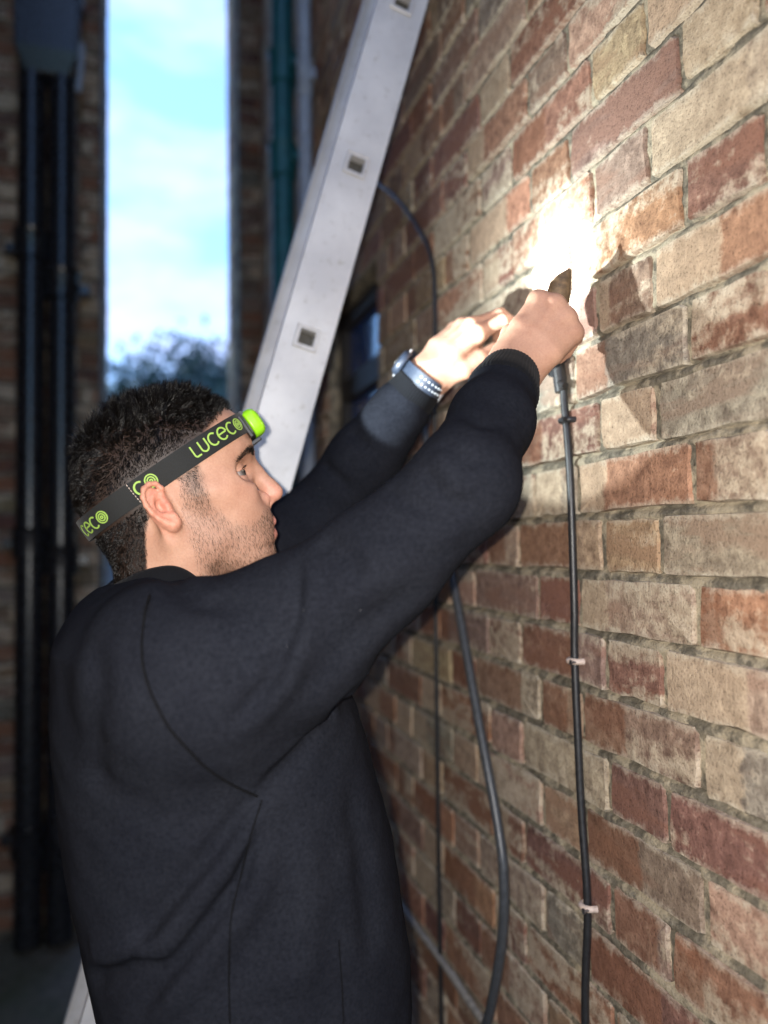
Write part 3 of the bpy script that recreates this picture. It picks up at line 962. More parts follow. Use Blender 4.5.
def hand_field(W, fr, palm, fing):
    def fn(P):
        d = None
        for pts, rs in palm:
            c = d_chain(P, pts, rs, 0.004); d = c if d is None else smin(d, c, 0.016)
        # heel of the hand and the ball of the thumb fill the palm
        d = smin(d, d_chain(P, [hp(W, fr, 0.010, 0.008, -0.010), hp(W, fr, 0.070, 0.012, -0.012)], [0.018, 0.014]), 0.015)
        d = smin(d, d_chain(P, [hp(W, fr, 0.010, -0.012, -0.010), hp(W, fr, 0.066, -0.018, -0.013)], [0.017, 0.013]), 0.015)
        for i, (pts, rs) in enumerate(fing):
            c = d_chain(P, pts, rs, 0.003)
            # knuckle swelling
            if i < 4:
                c = smin(c, np.sqrt(((P - pts[0].astype(F32))**2).sum(1)) - rs[0]*1.13, 0.006)
            d = smin(d, c, 0.007 if i < 4 else 0.012)
        # extensor tendons
        for i in range(4):
            (q0, q1, q2), _ = palm[i]
            d = smin(d, d_cap(P, hp(W, fr, 0.03, 0, 0.0145)*0.5+q1*0.5+fr[2]*0.006, q2 + fr[2]*0.0095, 0.0016, 0.0024), 0.005)
        return d
    return fn

# ------------------------------------------------------------------ the head
ZK = np.array([-0.112, -0.105, -0.095, -0.084, -0.0765, -0.07, -0.06, -0.05, -0.04, -0.03, -0.02, 0.0, 0.02, 0.043, 0.07])
XF = np.array([0.074, 0.092, 0.1035, 0.107, 0.1065, 0.1095, 0.1105, 0.1135, 0.1145, 0.1125, 0.109, 0.105, 0.1045, 0.1095, 0.109])
XB = np.array([0.062, 0.056, 0.046, 0.032, 0.024, 0.018, 0.008, 0.004, 0.001, -0.001, -0.004, -0.010, -0.014, -0.020, -0.020])
WK = np.array([0.018, 0.029, 0.0385, 0.046, 0.0495, 0.052, 0.0555, 0.0585, 0.061, 0.0635, 0.066, 0.0685, 0.068, 0.067, 0.066])
EAR_HELIX = [(0.006, 0.001), (0.009, 0.010), (0.0115, 0.020), (0.0075, 0.0285), (-0.001, 0.0315), (-0.0105, 0.0285), (-0.0165, 0.0195), (-0.0178, 0.008), (-0.0155, -0.004), (-0.0105, -0.0145), (-0.0045, -0.0225), (0.0025, -0.0285), (0.0075, -0.0265), (0.0085, -0.019)]
EAR_ANTI = [(0.0005, -0.0135), (-0.0065, -0.0105), (-0.0103, -0.001), (-0.0090, 0.009), (-0.0040, 0.0155), (0.0045, 0.0195)]
def ear_frame(s):
    out = np.array([0, s, 0.0])
    v0 = np.array([-0.20, 0, 0.98]); 
    u = np.array([0.93, 0, 0.18]) - 0.36*out; u /= np.linalg.norm(u)
    v = v0 - u*(v0 @ u); v /= np.linalg.norm(v)
    w = np.cross(u, v)
    if w @ out < 0: w = -w
    return np.array([-0.0085, s*0.0755, -0.001]), u, v, w

def head_local(L, ears=True):
    """L: points in the head frame (forward, left, up)"""
    M = L.copy(); M[:, 1] = np.abs(M[:, 1])           # the face is symmetric
    x, y, z = M[:, 0], M[:, 1], M[:, 2]
    d = d_ell(M, (0.0125, 0, 0.047), (0.0965, 0.0745, 0.079))
    d = smin(d, d_ell(M, (-0.037, 0, 0.022), (0.052, 0.064, 0.068)), 0.02)
    d = smin(d, d_ell(M, (0.058, 0, 0.060), (0.0515, 0.058, 0.052)), 0.02)
    zc = np.clip(z, ZK[0], ZK[-1])
    xf, xb, w = np.interp(zc, ZK, XF).astype(F32), np.interp(zc, ZK, XB).astype(F32), np.interp(zc, ZK, WK).astype(F32)
    a = (xf-xb)/2; xm = (xf+xb)/2
    q = (np.abs((x-xm)/a)**2.35 + (y/w)**2.35)**(1/2.35)
    fl = (q-1)*np.minimum(a, w)*0.92
    fl = smax(fl, z-0.075, 0.02); fl = smax(fl, -0.110-z, 0.014)
    d = smin(d, fl, 0.022)
    # brow ridge, cheekbone, chin, jaw angle
    d = smin(d, d_chain(M, [(0.1070, 0, 0.0445), (0.1035, 0.022, 0.0465), (0.089, 0.046, 0.041)], [0.0080, 0.0075, 0.006]), 0.012)
    d = smin(d, d_chain(M, [(0.086, 0.040, -0.006), (0.066, 0.056, 0.001), (0.035, 0.0605, 0.004)], [0.0105, 0.0105, 0.007]), 0.022)
    d = smin(d, d_ell(M, (0.0905, 0, -0.0900), (0.0165, 0.021, 0.0165)), 0.014)
    d = smin(d, d_ell(M, (0.022, 0.047, -0.055), (0.020, 0.010, 0.018)), 0.02)
    # mouth mound
    d = smin(d, d_ell(M, (0.096, 0, -0.052), (0.0175, 0.027, 0.024)), 0.016)
    # eye sockets
    d = smax(d, -d_ell(M, (0.1030, 0.0415, 0.0148), (0.0205, 0.0220, 0.0120)), 0.012)
    # eyelids over the eyeball
    lid = np.sqrt(((M - A3(0.0848, 0.0325, 0.0135))**2).sum(1)) - 0.0136
    d = smin(d, lid, 0.005)
    slit = d_ell(M, (0.0965, 0.0385, 0.0130), (0.0140, 0.0150, 0.0034))
    d = smax(d, -slit, 0.0012)
    d = smin(d, d_chain(M, [(0.0973, 0.0200, 0.0160), (0.0975, 0.032, 0.0205), (0.0890, 0.0455, 0.0160)], [0.0010, 0.0014, 0.0010]), 0.002)   # upper lid edge
    # nose
    n = d_chain(M, [(0.1050, 0, 0.0360), (0.1140, 0, 0.0120), (0.1240, 0, -0.0095), (0.1280, 0, -0.0175)], [0.0086, 0.0088, 0.0098, 0.0112], 0.004)
    n = smin(n, d_ell(M, (0.1075, 0.0125, -0.0225), (0.0120, 0.0062, 0.0090)), 0.006)
    n = smin(n, d_cap(M, (0.1195, 0, -0.0270), (0.110, 0, -0.0320), 0.0048, 0.0050), 0.006)
    d = smin(d, n, 0.010)
    d = smax(d, -d_ell(M, (0.1170, 0.0072, -0.0305), (0.0068, 0.0036, 0.0052)), 0.0022)
    # crease behind the wing of the nose
    d = smax(d, -d_chain(M, [(0.0985, 0.0215, -0.0170), (0.0955, 0.0215, -0.0260), (0.0985, 0.0215, -0.0330)], [0.0014, 0.0022, 0.0016]), 0.005)
    # lips
    up = d_chain(M, [(0.1140, 0, -0.0500), (0.1120, 0.009, -0.0505), (0.0985, 0.0225, -0.0555)], [0.0072, 0.0066, 0.0028], 0.003)
    lo = d_chain(M, [(0.1105, 0, -0.0660), (0.1080, 0.010, -0.0650), (0.0975, 0.0215, -0.0585)], [0.0078, 0.0070, 0.0030], 0.003)
    d = smin(d, up, 0.004); d = smin(d, lo, 0.004)
    d = smax(d, -d_chain(M, [(0.1210, 0, -0.0580), (0.1150, 0.011, -0.0580), (0.1010, 0.0245, -0.0580)], [0.0016, 0.0016, 0.0012]), 0.0030)
    # ears
    for s in (1,) if ears else ():
        c, u, v, w_ = ear_frame(1)
        E = np.stack([(M - A3(*c)) @ u.astype(F32), (M - A3(*c)) @ v.astype(F32), (M - A3(*c)) @ w_.astype(F32)], 1)/F32(0.83)
        plate = d_ell(E, (-0.004, 0.003, 0.000), (0.0150, 0.0270, 0.0046))
        plate = smin(plate, d_ell(E, (0.0035, -0.0215, 0.001), (0.0068, 0.0088, 0.0040)), 0.006)
        plate = smin(plate, d_ell(E, (0.006, 0.0, -0.008), (0.010, 0.020, 0.010)), 0.008)
        conc = d_ell(E, (0.0005, -0.0020, 0.0060), (0.0088, 0.0120, 0.0105))
        plate = smax(plate, -conc, 0.003)
        hel = d_chain(E, [(a_, b_, 0.0062 if i > 1 else 0.001) for i, (a_, b_) in enumerate(EAR_HELIX)], [0.0022, 0.0026, 0.0030, 0.0033, 0.0034, 0.0034, 0.0033, 0.0033, 0.0032, 0.0032, 0.0034, 0.0042, 0.0046, 0.0040], 0.003)
        ant = d_chain(E, [(a_, b_, 0.0040) for a_, b_ in EAR_ANTI], [0.0028, 0.0028, 0.0030, 0.0029, 0.0025, 0.0018], 0.002)
        e = smin(smin(plate, hel, 0.0030), ant, 0.0028)
        e = smin(e, d_ell(E, (0.0088, -0.0035, 0.0025), (0.0034, 0.0055, 0.0042)), 0.003)     # tragus
        e = smin(e, d_ell(E, (0.0015, -0.0150, 0.0035), (0.0040, 0.0028, 0.0035)), 0.003)     # antitragus
        d = smin(d, e*F32(0.83), 0.005)
    return d

bodyF = Field()
bodyF.add(h2w((0.02, 0, 0.015)), 0.205, lambda P: head_local(w2h(P)), 0)
bodyF.add((0.03, 0.935, 1.49), 0.20, lambda P: smin(d_cap(P, (0.022, 0.935, 1.600), (0.030, 0.935, 1.42), 0.052, 0.058), d_cap(P, (0.036, 0.885, 1.555), (0.07, 0.92, 1.43), 0.015, 0.014), 0.03), 0.03)
bodyF.add((0.07, 0.93, 1.1), 0.75, lambda P: smin(smin(d_ell(P, (0.075, 0.93, 1.33), (0.085, 0.135, 0.16)), d_ell(P, (0.09, 0.93, 1.03), (0.08, 0.12, 0.17)), 0.08),
                                                   d_chain(P, [tuple(np.array(SH_R)+(0, 0.02, -0.01)), (0.03, 0.935, 1.43), tuple(np.array(SH_L)+(0, -0.02, -0.01))], [0.042, 0.05, 0.042]), 0.05), 0.04)
bodyF.add((0.25, 0.75, 1.60), 0.36, lambda P: d_chain(P, [SH_R, EL_R, WR_R], [0.042, 0.036, 0.0245]), 0.03)
bodyF.add((0.24, 1.10, 1.60), 0.36, lambda P: d_chain(P, [SH_L, EL_L, WR_L], [0.042, 0.036, 0.0245]), 0.03)
bodyF.add(hp(WR_R, frR, 0.06, 0, -0.01), 0.14, hand_field(WR_R, frR, palmR, fingR), 0.02)
bodyF.add(hp(WR_L, frL, 0.07, 0, -0.01), 0.15, hand_field(WR_L, frL, palmL, fingL), 0.02)
LEG = {}
for s, yy, fx in ((-1, 0.845, 0.10), (1, 1.015, 0.13)):
    LEG[s] = [(0.09, yy, 0.93), (0.10+fx*0.3, yy, 0.50), (0.02+fx*0.2, yy, 0.09)]
    bodyF.add((0.1, yy, 0.5), 0.62, (lambda pts: (lambda P: d_chain(P, pts, [0.08, 0.052, 0.036])))(LEG[s]), 0.03)

h = 0.00165
bx = steps((-0.14, -0.105, 0.005), (-0.105, 0.185, h), (0.185, 0.37, 0.005), (0.37, 0.56, h))
by = steps((0.60, 0.775, 0.005), (0.775, 1.085, h), (1.085, 1.26, 0.005))
bz = steps((0.03, 1.40, 0.010), (1.40, 1.47, 0.005), (1.47, 1.955, h))
Vb, Qb = surface_net(bodyF, bx, by, bz)
Vb = smooth_v(Vb, Qb, 1, 0.35)
me_body = mesh_np('person', Vb, Qb)
person = link('person', me_body, None, None, True)
tag(person, 'person in a black sweatshirt reaching up with both hands to the brick wall', 'person')

# skin colouring: freckles of beard, lips, ruddy ear and nose belong to the skin itself
def sstep(a, b, x): t = np.clip((x-a)/(b-a), 0, 1); return t*t*(3-2*t)
def scalp_mask(Lh):
    """1 on hair-bearing scalp, in the head frame"""
    x, y, z = Lh[:, 0], np.abs(Lh[:, 1]), Lh[:, 2]
    # hairline height as a function of x
    hl = np.interp(x, [-0.12, -0.085, -0.058, -0.040, -0.030, -0.006, 0.012, 0.022, 0.040, 0.050, 0.060, 0.075, 0.092, 0.105, 0.13],
                      [-0.100, -0.095, -0.088, -0.066, -0.024, 0.026, 0.034, 0.020, 0.020, 0.046, 0.062, 0.074, 0.090, 0.094, 0.10])
    return sstep(-0.006, 0.008, z-hl)*(1-sstep(0.0725, 0.0765, y)*(z < 0.036)*(x > -0.034))
def beard_mask(Lh):
    x, y, z = Lh[:, 0], np.abs(Lh[:, 1]), Lh[:, 2]
    top = np.interp(x, [0.010, 0.020, 0.035, 0.048, 0.060, 0.080, 0.095, 0.105, 0.13], [-0.02, 0.030, 0.028, -0.012, -0.034, -0.044, -0.040, -0.034, -0.034])
    m = sstep(-0.004, 0.010, top - z)
    m *= sstep(0.006, 0.022, x)
    m *= sstep(-0.125, -0.100, z)
    return m
Lh = w2h(Vb.astype(F32))
inhead = (np.sqrt(((Lh - A3(0.02, 0, 0.01))**2).sum(1)) < 0.165)
base = np.array([0.405, 0.235, 0.162])
colr = np.tile(base, (len(Vb), 1))
x, y, z = Lh[:, 0], np.abs(Lh[:, 1]), Lh[:, 2]
def blend(mask, c, amt=1.0):
    global colr
    m = (mask*amt*inhead)[:, None]
    colr = colr*(1-m) + np.array(c)*m
ear_m = np.exp(-(((x+0.003)/0.022)**2 + ((z)/0.036)**2)) * sstep(0.070, 0.078, y)
blend(ear_m, (0.56, 0.225, 0.155), 0.8)
blend(np.exp(-(((x-0.125)/0.016)**2 + ((z+0.02)/0.014)**2)), (0.62, 0.29, 0.215), 0.7)
blend(np.exp(-(((x-0.088)/0.03)**2 + ((z+0.004)/0.022)**2 + ((y-0.045)/0.03)**2)), (0.64, 0.33, 0.24), 0.35)
blend(np.exp(-(((z-0.0095)/0.010)**2 + ((y-0.032)/0.020)**2)) * sstep(0.072, 0.084, x), (0.44, 0.24, 0.18), 0.45)
lip = np.maximum(np.exp(-(((z+0.0515)/0.0052)**2)), np.exp(-(((z+0.0655)/0.0062)**2))) * sstep(0.024, 0.018, y) * sstep(0.098, 0.106, x)
bm_ = beard_mask(Lh)
blend(bm_*(1-np.clip(lip*1.6, 0, 1)), (0.27, 0.17, 0.13), 0.34)
blend(np.clip(lip*1.3, 0, 1), (0.58, 0.25, 0.205), 0.85)
blend(np.exp(-(((x-0.034)/0.0095)**2 + ((z-0.014)/0.022)**2))*(y > 0.04), (0.10, 0.07, 0.055), 0.7)
blend(ear_m*np.exp(-(((x+0.006)/0.008)**2+((z+0.003)/0.011)**2)), (0.42, 0.17, 0.12), 0.6)
sm = scalp_mask(Lh)
blend(sm, (0.010, 0.007, 0.006), 0.96)
at = me_body.attributes.new('skin_tone', 'FLOAT_COLOR', 'POINT')
at.data.foreach_set('color', np.column_stack([colr, np.ones(len(colr))]).astype(np.float32).ravel())

ts = NT('skin')
at = ts.n('ShaderNodeAttribute', attribute_name='skin_tone').outputs['Color']
tcs = ts.n('ShaderNodeTexCoord').outputs['Object']
s1, s2, s3 = ts.noise(tcs, 45, 4), ts.noise(tcs, 420, 4, 0.6), ts.noise(tcs, 1500, 2)
c = ts.mix(1.0, at, ts.ramp(s1, 0.3, 0.7, (0.90, 0.84, 0.82, 1), (1.06, 1.06, 1.06, 1)), 'MULTIPLY')
c = ts.mix(1.0, c, ts.ramp(s2, 0.3, 0.7, (0.90, 0.87, 0.86, 1), (1.05, 1.05, 1.05, 1)), 'MULTIPLY')
ts.color(c)
ts.set(Roughness=0.52, Specular_IOR_Level=0.32, Subsurface_Weight=0.12, Subsurface_Scale=0.006)
ts.b.inputs['Subsurface Radius'].default_value = (1.0, 0.45, 0.28)
vo = ts.n('ShaderNodeTexVoronoi', feature='DISTANCE_TO_EDGE'); vo.inputs['Scale'].default_value = 900; ts.l(tcs, vo.inputs['Vector'])
ts.normal(ts.bump(ts.math('ADD', ts.math('ADD', s2, ts.math('MULTIPLY', s3, 0.5)), ts.math('MULTIPLY', vo.outputs['Distance'], 0.8)), 0.22, 0.0008))
me_body.materials.append(ts.m)

# eyeballs
def sphere(c, r, nu=24, nv=16, ax=None):
    V, F = [], []
    for j in range(nv+1):
        a = math.pi*j/nv
        for i in range(nu):
            b = 2*math.pi*i/nu
            V.append((math.cos(a), math.sin(a)*math.cos(b), math.sin(a)*math.sin(b)))
    for j in range(nv):
        for i in range(nu):
            F.append((j*nu+i, j*nu+(i+1) % nu, (j+1)*nu+(i+1) % nu, (j+1)*nu+i))
    return np.array(V)*r, F
te = NT('eyeball')
tce = te.n('ShaderNodeTexCoord').outputs['Object']
ln_ = te.n('ShaderNodeVectorMath', operation='DOT_PRODUCT'); te.l(tce, ln_.inputs[0])
gaze = HR @ np.array([0.84, -0.52, 0.13]); ln_.inputs[1].default_value = tuple(gaze/np.linalg.norm(gaze))
cc = te.ramp(ln_.outputs['Value'], 0.0, 1.0)
rp = te.n('ShaderNodeValToRGB')
el = rp.color_ramp.elements
el[0].position = 0.0; el[0].color = (0.27, 0.235, 0.22, 1); el[1].position = 0.0088; el[1].color = (0.26, 0.225, 0.21, 1)
for p_, c_ in ((0.0090, (0.018, 0.010, 0.006, 1)), (0.0095, (0.07, 0.032, 0.014, 1)), (0.0113, (0.05, 0.022, 0.01, 1)), (0.01145, (0.003, 0.003, 0.003, 1))):
    e_ = rp.color_ramp.elements.new(p_); e_.color = c_
te.l(ln_.outputs['Value'], rp.inputs['Fac'])
te.color(rp.outputs['Color']); te.set(Roughness=0.08, Specular_IOR_Level=0.6)
for s in (-1, 1):
    V, F = sphere((0, 0, 0), 0.0120)
    me = mesh_py('eye', V, F)
    o = link('eye', me, te.m, person, True, world_verts=False)
    o.location = Vector(h2w((0.0852, s*0.0325, 0.0133)))

# ------------------------------------------------------------------ hair, eyebrows, beard: real strands
bvh_body = BVHTree.FromPolygons([tuple(v) for v in Vb], [tuple(q) for q in Qb.tolist()]) if False else None
def quad_samples(V, Q, w, n, rg):
    P = V[Q]
    ar = np.linalg.norm(np.cross(P[:, 1]-P[:, 0], P[:, 3]-P[:, 0]), axis=1)*w
    pr = ar/ar.sum()
    qi = rg.choice(len(Q), n, p=pr)
    a, b = rg.random(n)[:, None], rg.random(n)[:, None]
    R = P[qi]
    pos = (R[:, 0]*(1-a)+R[:, 1]*a)*(1-b) + (R[:, 3]*(1-a)+R[:, 2]*a)*b
    nr = np.cross(R[:, 2]-R[:, 0], R[:, 3]-R[:, 1]); nr /= np.linalg.norm(nr, axis=1)[:, None]+1e-12
    return pos, nr
def unit(v): return v/(np.linalg.norm(v, axis=-1, keepdims=True)+1e-12)
def strands(name, roots, dirs, lens, rad, curl_dir, curl_amt, mat, parent, nseg=3, rg=None):
    """three-sided tapered hairs joined into one mesh"""
    n = len(roots)
    side = unit(np.cross(dirs, rg.normal(0, 1, (n, 3)))); sd2 = np.cross(unit(dirs), side)
    V = np.zeros((n, nseg*3+1, 3))
    p = roots - dirs*0.0008; d = dirs.copy()
    for k in range(nseg):
        r_k = (rad*(1-0.75*k/nseg))[:, None]
        for j, a in enumerate((0, 2.094, 4.189)):
            V[:, k*3+j] = p + r_k*(math.cos(a)*side + math.sin(a)*sd2)
        p = p + d*(lens/nseg)[:, None]
        d = unit(d + curl_dir*curl_amt[:, None]/nseg + rg.normal(0, 0.06, (n, 3)))
    V[:, nseg*3] = p
    f = []
    for k in range(nseg-1):
        for j in range(3):
            a, b = k*3+j, k*3+(j+1) % 3
            f += [(a, b, b+3), (a, b+3, a+3)]
    t = (nseg-1)*3
    for j in range(3): f.append((t+j, t+(j+1) % 3, nseg*3))
    f = np.array(f)
    Q = (f[None] + (np.arange(n)*(nseg*3+1))[:, None, None]).reshape(-1, 3)
    me = mesh_np(name, V.reshape(-1, 3), Q)
    return link(name, me, mat, parent, True)

th = NT('hair')
gi = th.n('ShaderNodeNewGeometry')
hc = th.mix(gi.outputs['Random Per Island'], (0.0008, 0.0007, 0.0006), (0.0040, 0.0029, 0.0024))
th.color(hc); th.set(Roughness=0.30, Specular_IOR_Level=0.30)
M_HAIR = th.m
rg = np.random.default_rng(42)
Lq = Lh[Qb].mean(1)
qin = inhead[Qb].all(1)
noear = ~((np.abs(Lq[:, 1]) > 0.072) & (Lq[:, 0] > -0.022) & (Lq[:, 0] < 0.014) & (np.abs(Lq[:, 2]) < 0.036))
noear &= ~((np.abs(Lq[:, 1]) > 0.0765) & (Lq[:, 2] < 0.036) & (Lq[:, 0] < 0.017))
TLs = math.radians(19.6)
strap_v = (Lq[:, 0]-0.012)*(-math.sin(TLs)) + (Lq[:, 2]-0.0345)*math.cos(TLs)
wsc = scalp_mask(Lq)*qin*noear*(np.abs(strap_v) > 0.0150)
pos, nr = quad_samples(Vb, Qb, wsc, 34000, rg)
pl = w2h(pos.astype(F32)); nl = nr @ HR
upness = sstep(0.060, 0.105, pl[:, 2]); 
ln_s = 0.007 + 0.0135*upness
fade = sstep(-0.09, 0.05, pl[:, 2]); ln_s = ln_s*(0.45+0.55*fade)*(1-0.5*sstep(0.055, 0.095, pl[:, 0]))
front = sstep(0.0, 0.09, pl[:, 0])
# whorled, tousled growth: forward on top, down and back at the sides
fwd = HR[:, 0]; upw = HR[:, 2]
sw = np.stack([np.sin(pl[:, 0]*95+pl[:, 1]*40), np.cos(pl[:, 1]*90+pl[:, 2]*60), np.sin(pl[:, 2]*80-pl[:, 0]*60)], 1)
comb = upness[:, None]*(fwd*0.55 + upw*0.10) + (1-upness)[:, None]*(-upw*0.85 - fwd*0.30) + 0.40*(sw @ HR.T)
# hairs stand together in tufts
cen_i = rg.choice(len(pos), 1100, replace=False)
near_c = np.concatenate([np.argmin(((pos[i:i+2000, None]-pos[None, cen_i])**2).sum(2), 1) for i in range(0, len(pos), 2000)])
tuft = rg.normal(0, 1, (1100, 3))[near_c]
to_c = (pos[cen_i][near_c]-pos)
dirs = unit(nr*(0.55+0.45*upness)[:, None] + comb*0.62 + rg.normal(0, 0.10, pos.shape) + tuft*0.22 + to_c*50.0)
sv = (pl[:, 0]-0.012)*(-math.sin(TLs)) + (pl[:, 2]-0.0345)*math.cos(TLs)
lens = ln_s*rg.uniform(0.65, 1.25, len(pos))*(1-0.45*sstep(0.030, 0.015, sv)*(sv > 0))
strands('hair', pos, dirs, lens, np.full(len(pos), 0.00038), comb, np.full(len(pos), 0.9), M_HAIR, person, 4, rg)['kind'] = 'stuff'
# beard
bw = beard_mask(Lq)*qin*noear*(1-np.clip(1.6*np.maximum(np.exp(-(((Lq[:, 2]+0.0515)/0.0052)**2)), np.exp(-(((Lq[:, 2]+0.0655)/0.0062)**2)))*(np.abs(Lq[:, 1]) < 0.021)*(Lq[:, 0] > 0.10), 0, 1))
sb_ = np.exp(-(((Lq[:, 0]-0.034)/0.010)**2 + ((Lq[:, 2]-0.012)/0.024)**2))*(np.abs(Lq[:, 1]) > 0.04)*qin*noear
bw = bw + 2.2*sb_*(sb_ > 0.15)
pos, nr = quad_samples(Vb, Qb, bw, 7500, rg)
dirs = np.array([0.30, 0, -0.95]) + rg.normal(0, 0.22, pos.shape)
dirs = unit(dirs - nr*(dirs*nr).sum(1, keepdims=True) + nr*0.22)
strands('beard', pos, dirs, rg.uniform(0.0025, 0.0062, len(pos)), np.full(len(pos), 0.00014), np.tile([0.2, 0, -0.6], (len(pos), 1)), np.full(len(pos), 0.8), M_HAIR, person, 3, rg)['kind'] = 'stuff'
# eyebrows
bx_, by_, bz_ = Lq[:, 0], np.abs(Lq[:, 1]), Lq[:, 2]
brow_z = np.interp(by_, [0.010, 0.022, 0.038, 0.050, 0.058], [0.034, 0.0365, 0.0375, 0.0315, 0.027])
eb = np.exp(-((bz_-brow_z)/0.0036)**2)*sstep(0.008, 0.014, by_)*sstep(0.061, 0.050, by_)*(bx_ > 0.06)*qin
eb[eb < 0.2] = 0
pos, nr = quad_samples(Vb, Qb, eb, 2000, rg)
pl = w2h(pos.astype(F32))
sd = np.sign(pl[:, 1])[:, None]
dirs = unit(nr*0.35 + (np.array([-0.5, 0, 0.25]) @ HR.T) + sd*np.array([0, 0.7, 0]) + rg.normal(0, 0.18, pos.shape))
strands('eyebrows', pos, dirs, rg.uniform(0.004, 0.008, len(pos)), np.full(len(pos), 0.00024), np.tile([0, 0, -0.2], (len(pos), 1)), np.full(len(pos), 0.5), M_HAIR, person, 3, rg)['kind'] = 'stuff'
# eyelashes of both eyes
ps, ds = [], []
for s in (-1, 1):
    for k in range(34):
        t = k/33
        p = np.array([0.0982-0.0085*abs(t-0.35), s*(0.022+0.023*t), 0.0170+0.003*math.sin(t*3.1)])
        ps.append(h2w(p)); ds.append(HR @ np.array([0.9, s*(t-0.3)*0.9, 0.12]))
ps, ds = np.array(ps), unit(np.array(ds))
strands('eyelashes', ps, ds, rg.uniform(0.004, 0.006, len(ps)), np.full(len(ps), 0.00016), np.tile([0, 0, 1.0], (len(ps), 1)), np.full(len(ps), 0.8), M_HAIR, person, 3, rg)['kind'] = 'stuff'

# fingernails on the fingers that show one
tn = NT('fingernail'); tn.set(Base_Color=(0.62, 0.40, 0.33, 1), Roughness=0.28)
def nail(pts, n_, l_, r):
    a = unit(np.array(pts[-1])-np.array(pts[-2])); 
    up = n_ - a*(n_ @ a); up = unit(up); sd = np.cross(a, up)
    c = np.array(pts[-1]) + up*(r*0.72)
    V, F = [], []
    for i in range(5):
        for j in range(5):
            u, v = (i-2)/2, (j-2)/2
            V.append(c + a*(u*0.0052 + 0.0012) + sd*(v*0.0048*(1-0.12*u*u)) - up*(0.0026*v*v + 0.0006*u*u) + up*0.0012)
    for i in range(4):
        for j in range(4): F.append((i*5+j, i*5+j+1, i*5+j+6, i*5+j+5))
    link('fingernail', mesh_py('fingernail', V, F), tn.m, person, True)
for i in range(3):
    pts, rs = fingL[i]
    a = unit(pts[-1]-pts[-2]); b = unit(pts[-2]-pts[-3])
    nail(pts, unit(np.cross(np.cross(b, a), a))*-1 if np.linalg.norm(np.cross(b, a)) > 1e-3 else frL[2], None, rs[-1])
# ------------------------------------------------------------------ sweatshirt
TZ = np.array([0.86, 0.93, 0.96, 1.02, 1.07, 1.20, 1.36, 1.44, 1.49, 1.53])
TB = np.array([-0.050, -0.062, -0.058, -0.044, -0.054, -0.080, -0.096, -0.094, -0.066, -0.030])
TF = np.array([0.285, 0.300, 0.304, 0.306, 0.305, 0.288, 0.245, 0.205, 0.160, 0.11])
TW = np.array([0.180, 0.188, 0.188, 0.186, 0.186, 0.190, 0.198, 0.185, 0.140, 0.10])
def mixp(a, b, t): return tuple(np.array(a)*(1-t) + np.array(b)*t)
SLV_R = ([(0.040, 0.785, 1.415), (0.0585, 0.775, 1.4200), (0.1370, 0.755, 1.4560), (0.2206, 0.7160, 1.5297), EL_R, mixp(EL_R, WR_R, 0.50), mixp(EL_R, WR_R, 0.80)],
         [0.090, 0.091, 0.078, 0.0575, 0.0500, 0.0430, 0.0402])
SLV_L = ([(0.035, 1.085, 1.430), (0.085, 1.105, 1.450), mixp(SH_L, EL_L, 0.55), EL_L, mixp(EL_L, WR_L, 0.45), mixp(EL_L, WR_L, 0.80)],
         [0.098, 0.088, 0.072, 0.060, 0.052, 0.0435])
def sw_base(P):
    x, y, z = P[:, 0], P[:, 1], P[:, 2]
    zc = np.clip(z, TZ[0], TZ[-1])
    bk, fr_, w = (np.interp(zc, TZ, a).astype(F32) for a in (TB, TF, TW))
    a = (fr_-bk)/2; xm = (fr_+bk)/2
    q = (np.abs((x-xm)/a)**2.25 + np.abs((y-0.93)/w)**2.25)**(1/2.25)
    d = (q-1)*np.minimum(a, w)*0.92
    d = smax(d, z-1.50, 0.05); d = smax(d, 0.905-z, 0.01)
    d = smin(d, d_chain(P, [(0.02, 0.80, 1.452), (0.015, 0.935, 1.450), (0.02, 1.07, 1.465)], [0.055, 0.065, 0.058], 0.02), 0.05)
    d = smin(d, d_chain(P, *SLV_R, 0.02), 0.035)
    d = smin(d, d_chain(P, *SLV_L, 0.02), 0.035)
    return d
